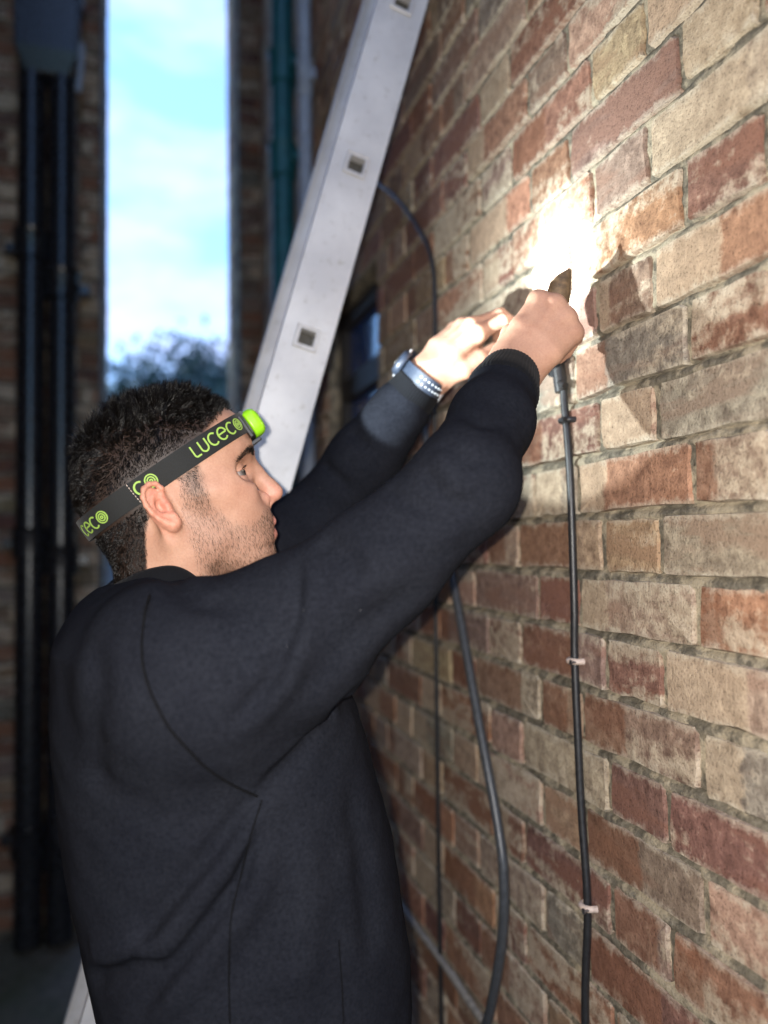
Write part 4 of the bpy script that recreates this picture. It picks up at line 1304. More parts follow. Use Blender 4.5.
# grooves (depth negative) and ridges (positive) of the cloth: points on the surface, radius, height
FOLDS = [
    ([(0.1401, 0.6995, 1.5340), (0.1368, 0.6881, 1.5184), (0.1343, 0.6809, 1.5030), (0.1323, 0.6760, 1.4878), (0.1263, 0.6744, 1.4740), (0.1206, 0.6742, 1.4601), (0.1151, 0.6753, 1.4461), (0.1099, 0.6777, 1.4319), (0.1020, 0.6803, 1.4225), (0.0939, 0.6821, 1.4132), (0.0857, 0.6829, 1.4042), (0.0776, 0.6841, 1.3951)], 0.0084, -0.009),
    ([(0.1479, 0.6922, 1.5340), (0.1453, 0.6834, 1.5184), (0.1433, 0.6776, 1.5029), (0.1417, 0.6739, 1.4876), (0.1371, 0.6727, 1.4761), (0.1326, 0.6723, 1.4647), (0.1283, 0.6729, 1.4531), (0.1243, 0.6747, 1.4414), (0.1204, 0.6772, 1.4296), (0.1122, 0.6812, 1.4179), (0.1039, 0.6852, 1.4062), (0.0954, 0.6879, 1.3948), (0.0870, 0.6907, 1.3833)], 0.012, 0.009),
    ([(0.0985, 0.7337, 1.3124), (0.0884, 0.7348, 1.2997), (0.0784, 0.7357, 1.2872), (0.0684, 0.7368, 1.2747), (0.0602, 0.7383, 1.2652), (0.0520, 0.7402, 1.2556), (0.0440, 0.7428, 1.2458), (0.0359, 0.7458, 1.2358), (0.0279, 0.7493, 1.2255), (0.0199, 0.7535, 1.2150), (0.0115, 0.7587, 1.2029), (0.0032, 0.7647, 1.1903), (-0.0053, 0.7722, 1.1770), (-0.0139, 0.7813, 1.1627)], 0.009, -0.012),
    ([(0.1119, 0.7359, 1.3056), (0.1024, 0.7356, 1.2935), (0.0931, 0.7359, 1.2814), (0.0838, 0.7364, 1.2692), (0.0755, 0.7373, 1.2593), (0.0672, 0.7386, 1.2493), (0.0590, 0.7404, 1.2392), (0.0509, 0.7426, 1.2289), (0.0429, 0.7455, 1.2183), (0.0348, 0.7488, 1.2075), (0.0265, 0.7529, 1.1952), (0.0182, 0.7579, 1.1825), (0.0098, 0.7637, 1.1692), (0.0014, 0.7709, 1.1552)], 0.0144, 0.012),
    ([(0.1081, 0.7357, 1.2996), (0.1039, 0.7359, 1.2871), (0.0997, 0.7362, 1.2746), (0.0956, 0.7367, 1.2621), (0.0916, 0.7373, 1.2495), (0.0875, 0.7381, 1.2370), (0.0797, 0.7390, 1.2276), (0.0720, 0.7402, 1.2181), (0.0643, 0.7419, 1.2084), (0.0567, 0.7439, 1.1986), (0.0491, 0.7464, 1.1886), (0.0415, 0.7493, 1.1784), (0.0340, 0.7527, 1.1679), (0.0254, 0.7575, 1.1561), (0.0168, 0.7631, 1.1438), (0.0081, 0.7701, 1.1307), (-0.0006, 0.7786, 1.1167), (-0.0095, 0.7895, 1.1013)], 0.0096, -0.01),
    ([(0.1205, 0.7376, 1.2808), (0.1159, 0.7375, 1.2674), (0.1113, 0.7375, 1.2541), (0.1068, 0.7379, 1.2408), (0.1024, 0.7385, 1.2274), (0.0934, 0.7391, 1.2165), (0.0845, 0.7400, 1.2056), (0.0757, 0.7413, 1.1945), (0.0670, 0.7430, 1.1833), (0.0584, 0.7454, 1.1718), (0.0499, 0.7483, 1.1601), (0.0414, 0.7517, 1.1501), (0.0330, 0.7559, 1.1396), (0.0246, 0.7609, 1.1287), (0.0161, 0.7671, 1.1171), (0.0076, 0.7745, 1.1047)], 0.0156, 0.01),
    ([(-0.0491, 0.8435, 1.1191), (-0.0311, 0.8049, 1.1388), (-0.0148, 0.7848, 1.1491), (-0.0013, 0.7723, 1.1584), (0.0120, 0.7629, 1.1659), (0.0252, 0.7557, 1.1724)], 0.0096, -0.012),
    ([(-0.0462, 0.8240, 1.1508), (-0.0300, 0.7968, 1.1647), (-0.0147, 0.7801, 1.1736), (0.0009, 0.7674, 1.1817), (0.0164, 0.7580, 1.1881)], 0.0144, 0.012),
    ([(0.2200, 0.6897, 1.6032), (0.2245, 0.6682, 1.5929), (0.2322, 0.6572, 1.5836), (0.2498, 0.6477, 1.5796)], 0.0072, -0.00385),
    ([(0.2465, 0.6606, 1.6169), (0.2531, 0.6480, 1.6022), (0.2621, 0.6420, 1.5883), (0.2843, 0.6371, 1.5809)], 0.0072, -0.00385),
    ([(0.2653, 0.6646, 1.6456), (0.2703, 0.6469, 1.6342), (0.2783, 0.6373, 1.6242), (0.2912, 0.6333, 1.6231), (0.3060, 0.6331, 1.6225)], 0.0072, -0.0033),
    ([(0.3058, 0.7234, 1.6853), (0.3040, 0.6881, 1.6719), (0.3077, 0.6676, 1.6615), (0.3277, 0.6743, 1.6637), (0.3509, 0.6861, 1.6668)], 0.0072, -0.0033),
    ([(0.2542, 0.6620, 1.6310), (0.2602, 0.6466, 1.6181), (0.2687, 0.6384, 1.6061), (0.2810, 0.6332, 1.6040), (0.2945, 0.6306, 1.6022)], 0.012, 0.0033),
    ([(0.2186, 0.6600, 1.5711), (0.2326, 0.6525, 1.5640), (0.2480, 0.6491, 1.5571), (0.2667, 0.6473, 1.5592), (0.2863, 0.6469, 1.5613)], 0.0144, 0.0044),
    ([(0.1604, 0.6717, 1.5004), (0.1719, 0.6684, 1.5061), (0.1831, 0.6640, 1.5119), (0.1942, 0.6595, 1.5177), (0.2048, 0.6557, 1.5254), (0.2158, 0.6532, 1.5330), (0.2272, 0.6518, 1.5406), (0.2389, 0.6508, 1.5482)], 0.0192, 0.008),
    ([(0.1350, 0.6844, 1.4115), (0.1433, 0.6798, 1.4223), (0.1518, 0.6769, 1.4329), (0.1607, 0.6755, 1.4432), (0.1698, 0.6747, 1.4534), (0.1790, 0.6738, 1.4637), (0.1900, 0.6726, 1.4723), (0.2005, 0.6698, 1.4811), (0.2107, 0.6654, 1.4900), (0.2209, 0.6614, 1.4989), (0.2314, 0.6584, 1.5078)], 0.0144, -0.006),
    ([(0.1588, 0.7023, 1.5541), (0.1677, 0.6807, 1.5447), (0.1783, 0.6682, 1.5357), (0.1838, 0.6634, 1.5223), (0.1902, 0.6619, 1.5088)], 0.012, -0.006),
    ([(-0.0359, 0.7508, 1.4657), (-0.0367, 0.7415, 1.4525), (-0.0378, 0.7357, 1.4392), (-0.0390, 0.7350, 1.4253), (-0.0405, 0.7375, 1.4109), (-0.0421, 0.7440, 1.3955), (-0.0411, 0.7500, 1.3799), (-0.0402, 0.7584, 1.3634), (-0.0393, 0.7682, 1.3462), (-0.0382, 0.7749, 1.3296), (-0.0369, 0.7773, 1.3140)], 0.018, -0.006),
    ([(0.0247, 0.8764, 1.5188), (0.0347, 0.7490, 1.5113), (0.0467, 0.7232, 1.5009), (0.0622, 0.7134, 1.4980), (0.0774, 0.7033, 1.4952), (0.0925, 0.6940, 1.4924)], 0.012, -0.007),
    ([(0.1455, 0.7425, 1.2855), (0.1474, 0.7429, 1.2700), (0.1493, 0.7433, 1.2544), (0.1512, 0.7437, 1.2389), (0.1531, 0.7441, 1.2233), (0.1550, 0.7446, 1.2077), (0.1534, 0.7443, 1.1946), (0.1518, 0.7440, 1.1815), (0.1502, 0.7438, 1.1685), (0.1487, 0.7436, 1.1554), (0.1472, 0.7435, 1.1424), (0.1456, 0.7435, 1.1293), (0.1441, 0.7435, 1.1163)], 0.0192, 0.007),
    ([(0.2049, 0.7779, 1.3072), (0.2078, 0.7776, 1.2907), (0.2107, 0.7773, 1.2742), (0.2137, 0.7771, 1.2577), (0.2166, 0.7767, 1.2413), (0.2195, 0.7766, 1.2248), (0.2199, 0.7748, 1.2110), (0.2204, 0.7734, 1.1971), (0.2211, 0.7728, 1.1829), (0.2218, 0.7722, 1.1687), (0.2225, 0.7717, 1.1546), (0.2233, 0.7711, 1.1404), (0.2240, 0.7706, 1.1263)], 0.0168, -0.006),
    ([(0.2891, 1.0746, 1.7153), (0.3090, 1.0511, 1.6866)], 0.0096, -0.008),
    ([(0.2553, 1.1076, 1.6707), (0.2680, 1.0828, 1.6502), (0.2887, 1.0770, 1.6282)], 0.0096, -0.008),
    ([(0.1080, 0.7344, 1.3157), (0.1201, 0.7351, 1.3263), (0.1326, 0.7371, 1.3366), (0.1457, 0.7408, 1.3467), (0.1588, 0.7442, 1.3590), (0.1732, 0.7520, 1.3705), (0.1858, 0.7659, 1.3774), (0.1835, 0.7194, 1.3976), (0.1911, 0.7143, 1.4084)], 0.009, -0.022),
]
def sw_field(P):
    d = sw_base(P)
    d = d + 0.0016*wavy(P, 0.09, 5, 5) + 0.0007*wavy(P, 0.035, 5, 6)
    for pts, r, hgt in FOLDS:
        pts = np.array(pts, F32)
        lo, hi = pts.min(0)-3*r-0.01, pts.max(0)+3*r+0.01
        m = ((P > lo) & (P < hi)).all(1)
        if not m.any(): continue
        n_ = len(pts)
        c = d_chain(P[m], pts, [r*0.0]*n_)
        tt = np.exp(-(c/r)**2)
        # fade to both ends
        ab = pts[-1]-pts[0]
        h_ = np.clip(((P[m]-pts[0]) @ ab)/(ab @ ab), 0, 1)
        fade = np.clip(np.minimum(h_, 1-h_)*5+0.15, 0, 1)
        d[m] = d[m] - hgt*tt*fade
    # openings for the neck and the wrists
    d = smax(d, -d_cap(P, (0.026, 0.935, 1.455), (0.020, 0.935, 1.64), 0.064, 0.072), 0.006)
    for W, E_ in ((WR_R, EL_R), (WR_L, EL_L)):
        d = smax(d, -d_cap(P, mixp(E_, W, 0.80), mixp(E_, W, 1.1), 0.029, 0.029), 0.004)
    return d

tf = NT('black_sweatshirt_cotton')
tcf = tf.n('ShaderNodeTexCoord').outputs['Object']
f1, f2, f3 = tf.noise(tcf, 14, 4), tf.noise(tcf, 260, 4, 0.7), tf.noise(tcf, 1100, 3, 0.7)
c = tf.mix(tf.ramp(f2, 0.3, 0.7), (0.0064, 0.0072, 0.0100), (0.0130, 0.0144, 0.0195))
c = tf.mix(1.0, c, tf.ramp(f1, 0.3, 0.7, (0.86, 0.86, 0.88, 1), (1.12, 1.12, 1.1, 1)), 'MULTIPLY')
lint = tf.n('ShaderNodeTexVoronoi'); lint.inputs['Scale'].default_value = 95; tf.l(tcf, lint.inputs['Vector'])
lm = tf.math('MULTIPLY', tf.math('LESS_THAN', lint.outputs['Distance'], 0.055), tf.math('GREATER_THAN', tf.noise(tcf, 55, 2), 0.66))
c = tf.mix(tf.math('MULTIPLY', lm, 0.6), c, (0.22, 0.22, 0.24))
tf.color(c)
tf.set(Roughness=1.0, Specular_IOR_Level=0.03, Sheen_Weight=0.0)
tf.b.inputs['Sheen Tint'].default_value = (0.75, 0.8, 1.0, 1)
mp = tf.n('ShaderNodeMapping'); mp.inputs['Scale'].default_value = (1, 1, 0.35); tf.l(tcf, mp.inputs['Vector'])
knit = tf.noise(mp.outputs[0], 900, 2, 0.5)
tf.normal(tf.bump(tf.math('ADD', tf.math('ADD', f3, knit), tf.math('MULTIPLY', f2, 0.8)), 0.30, 0.0008))
M_COTTON = tf.m
tr_ = NT('black_rib_knit'); tr_.set(Base_Color=(0.0042, 0.0046, 0.0060, 1), Roughness=0.9, Specular_IOR_Level=0.1, Sheen_Weight=0.03)
tcr = tr_.n('ShaderNodeTexCoord').outputs['Object']
tr_.normal(tr_.bump(tr_.noise(tcr, 700, 3), 0.4, 0.001))
M_RIB = tr_.m
M_SEAM_SHADE = simple('black_seam_shade', (0.0024, 0.0026, 0.0034), 0.85, 0, 900, 0.5, 0.3, 0.0006, 0.1)  # near-black cord: shade of the seam grooves put into its colour

hs = 0.0031
Vs, Qs = surface_net(sw_field, np.arange(-0.14, 0.50, hs), np.arange(0.610, 1.255, hs), np.arange(0.885, 1.80, hs), B=10, slack=1.6, pad=0.015)
Vs = smooth_v(Vs, Qs, 1, 0.4)
sweat = link('sweatshirt', mesh_np('sweatshirt', Vs, Qs), M_COTTON, person, True)

def rib_tube(name, path, radii, n, ribs, depth, mat, parent, thick=0.0035):
    """ribbed knit tube (outer and inner skin) around an axis path; radii per station"""
    path = [np.array(p, float) for p in path]
    V, F = [], []
    m = len(path)
    ax = unit(path[-1]-path[0])
    e1 = unit(np.cross(ax, [0.3, 0.2, 0.9])); e2 = np.cross(ax, e1)
    rows = list(zip(path, radii)) + [(p, r-thick) for p, r in reversed(list(zip(path, radii)))]
    for i, (p, r) in enumerate(rows):
        for k in range(n):
            a = 2*math.pi*k/n
            rr = r + (depth*math.cos(ribs*a) if i < m else 0)
            V.append(p + rr*(math.cos(a)*e1 + math.sin(a)*e2))
    R_ = len(rows)
    for i in range(R_):
        j = (i+1) % R_
        for k in range(n):
            F.append((i*n+k, i*n+(k+1) % n, j*n+(k+1) % n, j*n+k))
    me = mesh_py(name, V, F)
    bm = bmesh.new(); bm.from_mesh(me); bmesh.ops.recalc_face_normals(bm, faces=bm.faces); bm.to_mesh(me); bm.free()
    return link(name, me, mat, parent, True)
for E_, W in ((EL_R, WR_R), (EL_L, WR_L)):
    rib_tube('cuff', [mixp(E_, W, t) for t in (0.74, 0.78, 0.84, 0.90, 0.955, 0.965)], [0.0405, 0.0420, 0.0398, 0.0372, 0.0358, 0.0345], 216, 54, 0.0004, M_RIB, sweat)
# ribbed collar: a band that follows the neck opening
def collar():
    n = 220
    V, F = [], []
    for k in range(n):
        a = 2*math.pi*k/n
        ca, sa = math.cos(a), math.sin(a)
        c0 = np.array([0.026 + 0.072*ca, 0.935 + 0.0755*sa, 1.488 + 0.004*ca + 0.026*sa*sa - 0.040*max(0, ca)**2])
        out = np.array([ca, sa, 0])
        rb = 0.0004*math.cos(a*70)
        prof = [(0.010, -0.016), (0.0085, -0.006), (0.0045, 0.006), (-0.001, 0.014), (-0.005, 0.0155), (-0.0072, 0.012), (-0.0045, 0.0), (0.001, -0.014)]
        for o_, z_ in prof:
            V.append(c0 + out*(o_ + (rb if o_ > -0.002 else 0)) + np.array([0, 0, z_]))
    m = 8
    for k in range(n):
        for j in range(m):
            F.append((k*m+j, k*m+(j+1) % m, ((k+1) % n)*m+(j+1) % m, ((k+1) % n)*m+j))
    me = mesh_py('collar', V, F)
    bm = bmesh.new(); bm.from_mesh(me); bmesh.ops.recalc_face_normals(bm, faces=bm.faces); bm.to_mesh(me); bm.free()
    return link('collar', me, M_RIB, sweat, True)
collar()
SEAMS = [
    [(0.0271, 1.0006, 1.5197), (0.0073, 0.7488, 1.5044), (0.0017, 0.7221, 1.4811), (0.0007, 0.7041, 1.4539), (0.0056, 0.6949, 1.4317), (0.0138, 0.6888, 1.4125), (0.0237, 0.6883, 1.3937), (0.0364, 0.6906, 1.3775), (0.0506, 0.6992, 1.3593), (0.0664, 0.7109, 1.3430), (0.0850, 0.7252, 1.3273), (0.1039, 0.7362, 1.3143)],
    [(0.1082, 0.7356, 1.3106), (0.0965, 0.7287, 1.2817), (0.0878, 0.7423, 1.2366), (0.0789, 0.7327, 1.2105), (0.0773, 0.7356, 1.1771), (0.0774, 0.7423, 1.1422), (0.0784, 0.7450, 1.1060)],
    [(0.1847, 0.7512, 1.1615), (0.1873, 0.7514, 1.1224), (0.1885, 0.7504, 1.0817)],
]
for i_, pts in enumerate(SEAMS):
    MB().tube(spline(pts, 4), (0.0012, 0.0008, 0.0006)[i_], 6).build('seam', M_SEAM_SHADE, sweat, True)

# trousers and boots, below the frame
tj = NT('dark_trouser_cloth'); tj.set(Base_Color=(0.018, 0.018, 0.022, 1), Roughness=0.85)
tcj = tj.n('ShaderNodeTexCoord').outputs['Object']; tj.normal(tj.bump(tj.noise(tcj, 500, 3), 0.3, 0.001))
def trouser(P):
    d = d_ell(P, (0.09, 0.93, 0.96), (0.110, 0.140, 0.13))
    for s in (-1, 1): d = smin(d, d_chain(P, LEG[s], [0.088, 0.074, 0.060]), 0.03)
    d = smax(d, 0.075-P[:, 2], 0.004)
    return d + 0.002*wavy(P, 0.11, 5, 9)
Vt, Qt = surface_net(trouser, np.arange(-0.10, 0.30, 0.008), np.arange(0.70, 1.16, 0.008), np.arange(0.05, 1.10, 0.008), B=8, slack=1.6, pad=0.02)
link('trousers', mesh_np('trousers', Vt, Qt), tj.m, person, True)
for s in (-1, 1):
    ax_, ay_, _ = LEG[s][2]
    def boot(P, ax_=ax_, ay_=ay_):
        d = d_chain(P, [(ax_-0.03, ay_, 0.045), (ax_+0.10, ay_, 0.040), (ax_+0.17, ay_, 0.034)], [0.042, 0.044, 0.034])
        d = smin(d, d_cap(P, (ax_, ay_, 0.05), (ax_, ay_, 0.13), 0.048, 0.046), 0.03)
        return smax(d, 0.004-P[:, 2], 0.004)
    Vq, Qq = surface_net(boot, np.arange(ax_-0.11, ax_+0.24, 0.006), np.arange(ay_-0.08, ay_+0.08, 0.006), np.arange(-0.02, 0.20, 0.006), B=8, pad=0.02)
    link('boot', mesh_np('boot', Vq, Qq), M_RUBBER, person, True)

# ------------------------------------------------------------------ headlamp
TL = math.radians(19.6)
ST_C = np.array([0.012, 0, 0.0345])
ST_1 = np.array([math.cos(TL), 0, math.sin(TL)]); ST_N = np.array([-math.sin(TL), 0, math.cos(TL)]); ST_2 = np.array([0, 1.0, 0])
NPH, VROW = 240, np.linspace(-0.0126, 0.0126, 5)
PHI = np.linspace(-math.pi, math.pi, NPH, endpoint=False)
def strap_r(v):
    d = np.cos(PHI)[:, None]*ST_1 + np.sin(PHI)[:, None]*ST_2
    o = ST_C + ST_N*v
    t = np.full(NPH, 0.17)
    for _ in range(60):
        P = (o + d*t[:, None]).astype(F32)
        M_ = P.copy(); M_[:, 1] = np.abs(M_[:, 1])
        t = t - np.clip(d_noear(P), -0.01, 0.02)*0.8
    return t
def d_noear(L_): return head_local(L_, False)
RS = np.stack([strap_r(v) for v in VROW], 1)
hair_off = 0.0016 + 0.0035*(0.5-0.5*np.cos(PHI))
for _ in range(6): RS = (np.roll(RS, 1, 0)+2*RS+np.roll(RS, -1, 0))/4
RS = RS.mean(1, keepdims=True)*0.35 + RS*0.65
RS += hair_off[:, None]
def strap_pt(phi, v, off=0.0):
    i = ((phi + math.pi)/(2*math.pi)*NPH) % NPH
    i0 = int(i); f = i-i0
    rr = RS[i0 % NPH]*(1-f) + RS[(i0+1) % NPH]*f
    r = np.interp(v, VROW, rr) + off
    return h2w(ST_C + ST_N*v + r*(math.cos(phi)*ST_1 + math.sin(phi)*ST_2))
headlamp = tag(empty('headlamp', tuple(h2w((0.11, 0, 0.07)))), 'lime green headlamp on a black lettered strap round the head', 'headlamp')
twb = NT('black_elastic_webbing'); 
tcw = twb.n('ShaderNodeTexCoord').outputs['Object']
w1 = twb.noise(tcw, 900, 3, 0.6)
twb.color(twb.mix(w1, (0.0035, 0.004, 0.004), (0.011, 0.012, 0.0118))); twb.set(Roughness=0.75, Specular_IOR_Level=0.3, Sheen_Weight=0.08)
twb.normal(twb.bump(w1, 0.4, 0.0008))
def band(name, p0, p1, n, off0, thick, vs=VROW, closed=False):
    V, F = [], []
    ph = np.linspace(p0, p1, n+1)[:n if closed else n+1]
    for p in ph:
        for v in vs: V.append(strap_pt(p, v, off0+thick))
        for v in vs[::-1]: V.append(strap_pt(p, v, off0))
    m = 2*len(vs); N_ = len(ph)
    for i in range(N_ if closed else N_-1):
        j = (i+1) % N_
        for k in range(m): F.append((i*m+k, j*m+k, j*m+(k+1) % m, i*m+(k+1) % m))
    if not closed: F += [tuple(range(m)), tuple(range((N_-1)*m, N_*m))]
    me = mesh_py(name, V, F)
    bm = bmesh.new(); bm.from_mesh(me); bmesh.ops.recalc_face_normals(bm, faces=bm.faces); bm.to_mesh(me); bm.free()
    o = link(name, me, twb.m, headlamp, True); me.set_sharp_from_angle(angle=math.radians(50)); return o
strap = band('strap', -math.pi, math.pi, 240, 0.0, 0.0018, closed=True)
PH_E = math.radians(-120)
overlap = band('strap', PH_E, -math.radians(215), 90, 0.0022, 0.0018)
# lettering woven into the strap
tlime = NT('lime_lettering'); tlime.set(Base_Color=(0.24, 0.38, 0.065, 1), Roughness=0.7)
def arc(cx_, cy_, rx, ry, a0, a1, n=18):
    return [(cx_+rx*math.cos(math.radians(a0+(a1-a0)*k/n)), cy_+ry*math.sin(math.radians(a0+(a1-a0)*k/n))) for k in range(n+1)]
GL = {'L': [[(0.06, 1), (0.06, 0.22)] + arc(0.26, 0.2, 0.2, 0.2, 180, 270, 6) + [(0.62, 0.0)]],
      'U': [[(0.04, 1), (0.04, 0.36)] + arc(0.36, 0.34, 0.32, 0.34, 180, 360, 14) + [(0.68, 0.36), (0.68, 1)]],
      'C': [arc(0.42, 0.5, 0.40, 0.5, 48, 312, 24)],
      'E': [arc(0.42, 0.5, 0.40, 0.5, 8, 318, 26), [(0.05, 0.52), (0.80, 0.56)]],
      'O': [arc(0.46, 0.5, 0.46, 0.5, 0, 360, 30), arc(0.46, 0.5, 0.28, 0.31, 0, 360, 24), arc(0.46, 0.5, 0.10, 0.11, 0, 360, 14)]}
ADV = {'L': 0.80, 'U': 0.92, 'C': 0.90, 'E': 0.98, 'C2': 0.9, 'O': 1.05}
def lettering(word, phi0, phi1, vmid, hgt, off, parent, lw=0.14):
    """word from phi0 to phi1 round the strap"""
    tot = sum(ADV[c_] for c_ in word) - 0.1
    x0 = 0
    V, F = [], []
    for ch_ in word:
        for pl_ in GL[ch_]:
            ptsd = []
            for (a, b) in zip(pl_[:-1], pl_[1:]):
                m = max(1, int(math.hypot(b[0]-a[0], b[1]-a[1])/0.12))
                ptsd += [(a[0]+(b[0]-a[0])*k/m, a[1]+(b[1]-a[1])*k/m) for k in range(m)]
            ptsd.append(pl_[-1])
            w = lw*(0.5 if not (ch_ == 'O') else 0.38)
            o = len(V)
            for i, p in enumerate(ptsd):
                q0, q1 = ptsd[max(i-1, 0)], ptsd[min(i+1, len(ptsd)-1)]
                if pl_[0] == pl_[-1] or math.hypot(pl_[0][0]-pl_[-1][0], pl_[0][1]-pl_[-1][1]) < 1e-6:
                    if i == 0 or i == len(ptsd)-1: q0, q1 = ptsd[-2], ptsd[1]
                tx, ty = q1[0]-q0[0], q1[1]-q0[1]; l = math.hypot(tx, ty)+1e-9
                nx, ny = -ty/l*w, tx/l*w
                for s in (1, -1):
                    gx, gy = x0+p[0]+s*nx, p[1]+s*ny
                    V.append(strap_pt(phi0+(phi1-phi0)*gx/tot, vmid+(gy-0.5)*hgt, off))
            for i in range(len(ptsd)-1): F.append((o+2*i, o+2*i+1, o+2*i+3, o+2*i+2))
        x0 += ADV[ch_]
    me = mesh_py('lettering', V, F)
    bm = bmesh.new(); bm.from_mesh(me)
    ex = bmesh.ops.solidify(bm, geom=bm.faces[:], thickness=-0.0004)
    bmesh.ops.recalc_face_normals(bm, faces=bm.faces); bm.to_mesh(me); bm.free()
    return link('lettering', me, tlime.m, parent)
RAD = math.radians
lettering('LUCECO', RAD(-69), RAD(-25), 0.0008, 0.0136, 0.0020, strap)
lettering('CO', RAD(-119.5), RAD(-101), 0.0008, 0.0140, 0.0020, strap)
lettering('CECO', RAD(-169), RAD(-141), -0.001, 0.0128, 0.0042, overlap)
# overlap stitching
for k in range(7):
    v = -0.0108+0.0036*k
    MB().tube([strap_pt(PH_E-0.012, v-0.0011, 0.0042), strap_pt(PH_E-0.012, v+0.0011, 0.0042)], 0.0005, 5).build('stitch', M_CLIP, overlap)

# housing in the lamp frame: LA out along the beam, ST_2 sideways, LN up
RF = RS[NPH//2].mean()
LA, LN = HR @ ST_1, HR @ ST_N
L0 = h2w(ST_C + ST_1*(RF-0.0095) - ST_N*0.0055)
RLamp = np.column_stack([LA, [0, 1, 0], LN])
tgm = NT('lime_plastic')
tcg2 = tgm.n('ShaderNodeTexCoord').outputs['Object']
tgm.set(Base_Color=(0.27, 0.62, 0.015, 1), Roughness=0.32, Specular_IOR_Level=0.5, Subsurface_Weight=0.1, Subsurface_Scale=0.01)
tgm.normal(tgm.bump(tgm.noise(tcg2, 900, 2), 0.06, 0.0005))
M_BLKPL = simple('black_plastic', (0.012, 0.012, 0.013), 0.4, 0, 300, 0.2, 0.06)
def superell(a0, a1, hy, hz, nexp, nose, n=22, mm=28):
    """loft along the beam from a0 to a1 with rounded nose; returns V,F in world space"""
    V, F = [], []
    for i in range(n+1):
        t = i/n
        s = (1-max(0, (t-nose)/(1-nose))**4.0)**0.5 if t > nose else 1.0
        if t < 0.08: s *= 0.93+0.07*(t/0.08)
        s = max(s, 0.02)
        for k in range(mm):
            b = 2*math.pi*k/mm
            cb, sb = math.cos(b), math.sin(b)
            y_ = hy*s*np.sign(cb)*abs(cb)**(2/nexp); z_ = hz*s*np.sign(sb)*abs(sb)**(2/nexp)
            V.append(L0 + RLamp @ np.array([a0+(a1-a0)*t, y_, z_]))
    for i in range(n):
        for k in range(mm): F.append((i*mm+k, i*mm+(k+1) % mm, (i+1)*mm+(k+1) % mm, (i+1)*mm+k))
    F += [tuple(range(mm))[::-1], tuple(range(n*mm, (n+1)*mm))]
    return V, F
V, F = superell(-0.004, 0.0095, 0.028, 0.0172, 5, 0.9); MB().add(V, F).build('mounting_plate', M_BLKPL, headlamp, True)
V, F = superell(0.0100, 0.0290, 0.0265, 0.0180, 3.2, 0.25); hous = MB().add(V, F).build('housing', tgm.m, headlamp, True)
MB().tube([L0+RLamp @ np.array([0.010, 0.020, 0.0165]), L0+RLamp @ np.array([0.010, -0.020, 0.0165])], 0.003, 10).build('hinge', M_BLKPL, headlamp, True)
for s in (-1, 1):
    MB().box((-0.004, -0.008, -0.0145), (0.0, 0.008, 0.0145), RLamp, L0 + RLamp @ np.array([0.0035, s*0.0345, 0])).build('strap_slot', M_BLKPL, headlamp, bevel=0.001)
MB().box((-0.004, -0.026, -0.005), (0.012, 0.026, 0.0), RLamp, L0 + RLamp @ np.array([0.0, 0, -0.0176])).build('brow_pad', M_BLKPL, headlamp, bevel=0.001)
# lens and its light
tln = NT('lit_lens'); tln.set(Base_Color=(0.9, 0.95, 1, 1), Roughness=0.1)
tln.b.inputs['Emission Color'].default_value = (0.88, 0.95, 1.0, 1); tln.b.inputs['Emission Strength'].default_value = 8.0
lc = L0 + RLamp @ np.array([0.0268, 0.0, 0.0])
MB().tube([lc, lc + LA*0.0023], [0.0070, 0.0070], 24).build('lens', tln.m, headlamp, True)
TARGET = np.array([0.553, 0.930, 1.930])
lp = lc + LA*0.006
def spot(name, power, size, blend_, radius, tgt):
    d = bpy.data.lights.new(name, 'SPOT'); d.energy = power; d.spot_size = math.radians(size); d.spot_blend = blend_
    d.shadow_soft_size = radius; d.color = (0.86, 0.97, 1.0)
    o = bpy.data.objects.new(name, d); COL.objects.link(o)
    dr = Vector(tgt - lp)
    o.rotation_euler = dr.to_track_quat('-Z', 'Y').to_euler()
    o.parent = headlamp
    o.location = Vector(lp) - headlamp.location
    return o
spot('beam_light', 80.0, 25, 1.0, 0.004, TARGET)
spot('halo_light', 14.0, 66, 1.0, 0.005, TARGET)
spot('spill_light', 5.2, 88, 0.10, 0.005, TARGET + np.array([0, 0.0, 0.0]))

# ------------------------------------------------------------------ wristwatch on the left wrist
ax = unit(np.array(WR_L)-np.array(EL_L))
wc = np.array(WR_L) - ax*0.002
watch = tag(empty('wristwatch', tuple(wc)), 'dark blue wristwatch with perforated strap on the far wrist', 'watch')
M_WSTRAP = simple('watch_strap', (0.022, 0.030, 0.048), 0.42, 0, 300, 0.25, 0.1)
M_WSTEEL = simple('watch_steel', (0.42, 0.44, 0.48), 0.28, 1.0, 300, 0.15, 0.03)
M_WSTUD = simple('watch_stud', (0.75, 0.77, 0.80), 0.3, 0.4, 300, 0.1, 0.0)
e1 = unit(nL - ax*(nL @ ax)); e2 = np.cross(ax, e1)
def wpt(a, v, r): return wc + ax*v + (r*1.12)*math.sin(a)*e2 + r*math.cos(a)*e1
V, F = [], []
n = 72; RW = 0.0305; HWID = 0.0112
for k in range(n):
    a = 2*math.pi*k/n
    for v, r in ((-HWID, RW), (-HWID*0.9, RW+0.0026), (HWID*0.9, RW+0.0026), (HWID, RW)): V.append(wpt(a, v, r))
for k in range(n):
    j = (k+1) % n
    for q in range(4): F.append((k*4+q, j*4+q, j*4+(q+1) % 4, k*4+(q+1) % 4))
wst = MB().add(V, F).build('strap', M_WSTRAP, watch, True)
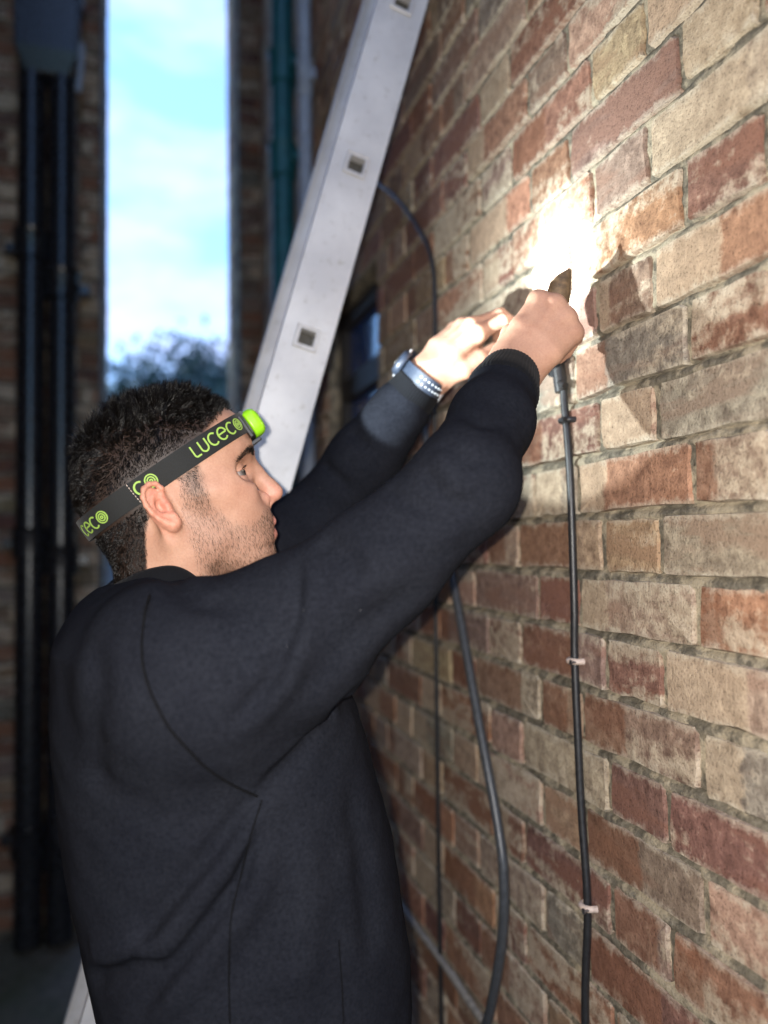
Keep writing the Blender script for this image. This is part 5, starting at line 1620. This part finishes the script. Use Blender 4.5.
for k in range(9):
    a = math.radians(48 + k*11)*1.0
    for v in (-0.0042, 0.0042):
        p = wpt(a, v, RW+0.0024); q = wpt(a, v, RW+0.0034)
        MB().tube([p, q], 0.0013, 8).build('eyelet', M_WSTUD, wst)
a = math.radians(-35)
cn = unit(wpt(a, 0, RW+0.01)-wc); c0 = wpt(a, 0, RW+0.001)
MB().tube([c0, c0+cn*0.002, c0+cn*0.0085, c0+cn*0.0105], [0.0185, 0.0205, 0.0205, 0.0185], 32).build('case', M_WSTRAP, watch, True)
MB().tube([c0+cn*0.0106, c0+cn*0.0120], [0.0188, 0.0172], 32).build('bezel', M_WSTEEL, watch, True)
MB().tube([c0+cn*0.0121, c0+cn*0.0126], 0.0160, 32).build('dial', M_BLKPL, watch, True)
cs = unit(np.cross(cn, np.cross(ax, cn)))
for s_, l_ in ((-1, 0.0), (1, 0.006), (1, -0.006)):
    b = c0+cn*0.005 + ax*s_*0.0195 + np.cross(cn, ax)*l_
    MB().tube([b, b+ax*s_*0.0042], 0.0022, 10).build('pusher', M_WSTEEL, watch, True)
ab_ = math.radians(150)
bc = wpt(ab_, 0, RW+0.0042)
for d0, d1 in (((-0.012, -0.006), (0.012, -0.006)), ((-0.012, 0.006), (0.012, 0.006)), ((-0.012, -0.006), (-0.012, 0.006)), ((0.012, -0.006), (0.012, 0.006))):
    pass
tb_ = unit(np.cross(ax, unit(bc-wc)))
MB().tube([bc+ax*x_+tb_*y_ for x_, y_ in ((-0.0115, -0.006), (0.0115, -0.006), (0.0115, 0.006), (-0.0115, 0.006), (-0.0115, -0.0055))], 0.0014, 8).build('buckle', M_WSTEEL, watch, True)

# ------------------------------------------------------------------ brown wooden tool in the fist
tool = tag(empty('wooden_tool', (0.47, 0.82, 1.80)), 'short brown pointed wooden tool gripped in the near fist', 'tool')
tip = np.array([0.4965, 0.808, 1.8785]); butt = np.array([0.4520, 0.836, 1.770])
ta_ = unit(tip-butt); sx = unit(np.cross(ta_, CF)); sy = np.cross(ta_, sx)
V, F = [], []
lv = [(0.0, 0.006), (0.06, 0.0075), (0.30, 0.0085), (0.58, 0.0125), (0.70, 0.0150), (0.80, 0.0140), (0.90, 0.0090), (1.0, 0.0020)]
n = 14
for t, r in lv:
    for k in range(n):
        a = 2*math.pi*k/n
        V.append(butt + (tip-butt)*t + r*(math.cos(a)*sx + 0.6*math.sin(a)*sy) + sx*(0.003*math.sin(t*9)))
for i in range(len(lv)-1):
    for k in range(n): F.append((i*n+k, i*n+(k+1) % n, (i+1)*n+(k+1) % n, (i+1)*n+k))
F += [tuple(range(n))[::-1], tuple(range((len(lv)-1)*n, len(lv)*n))]
MB().add(V, F).build('blade', M_WOODTOOL, tool, True)
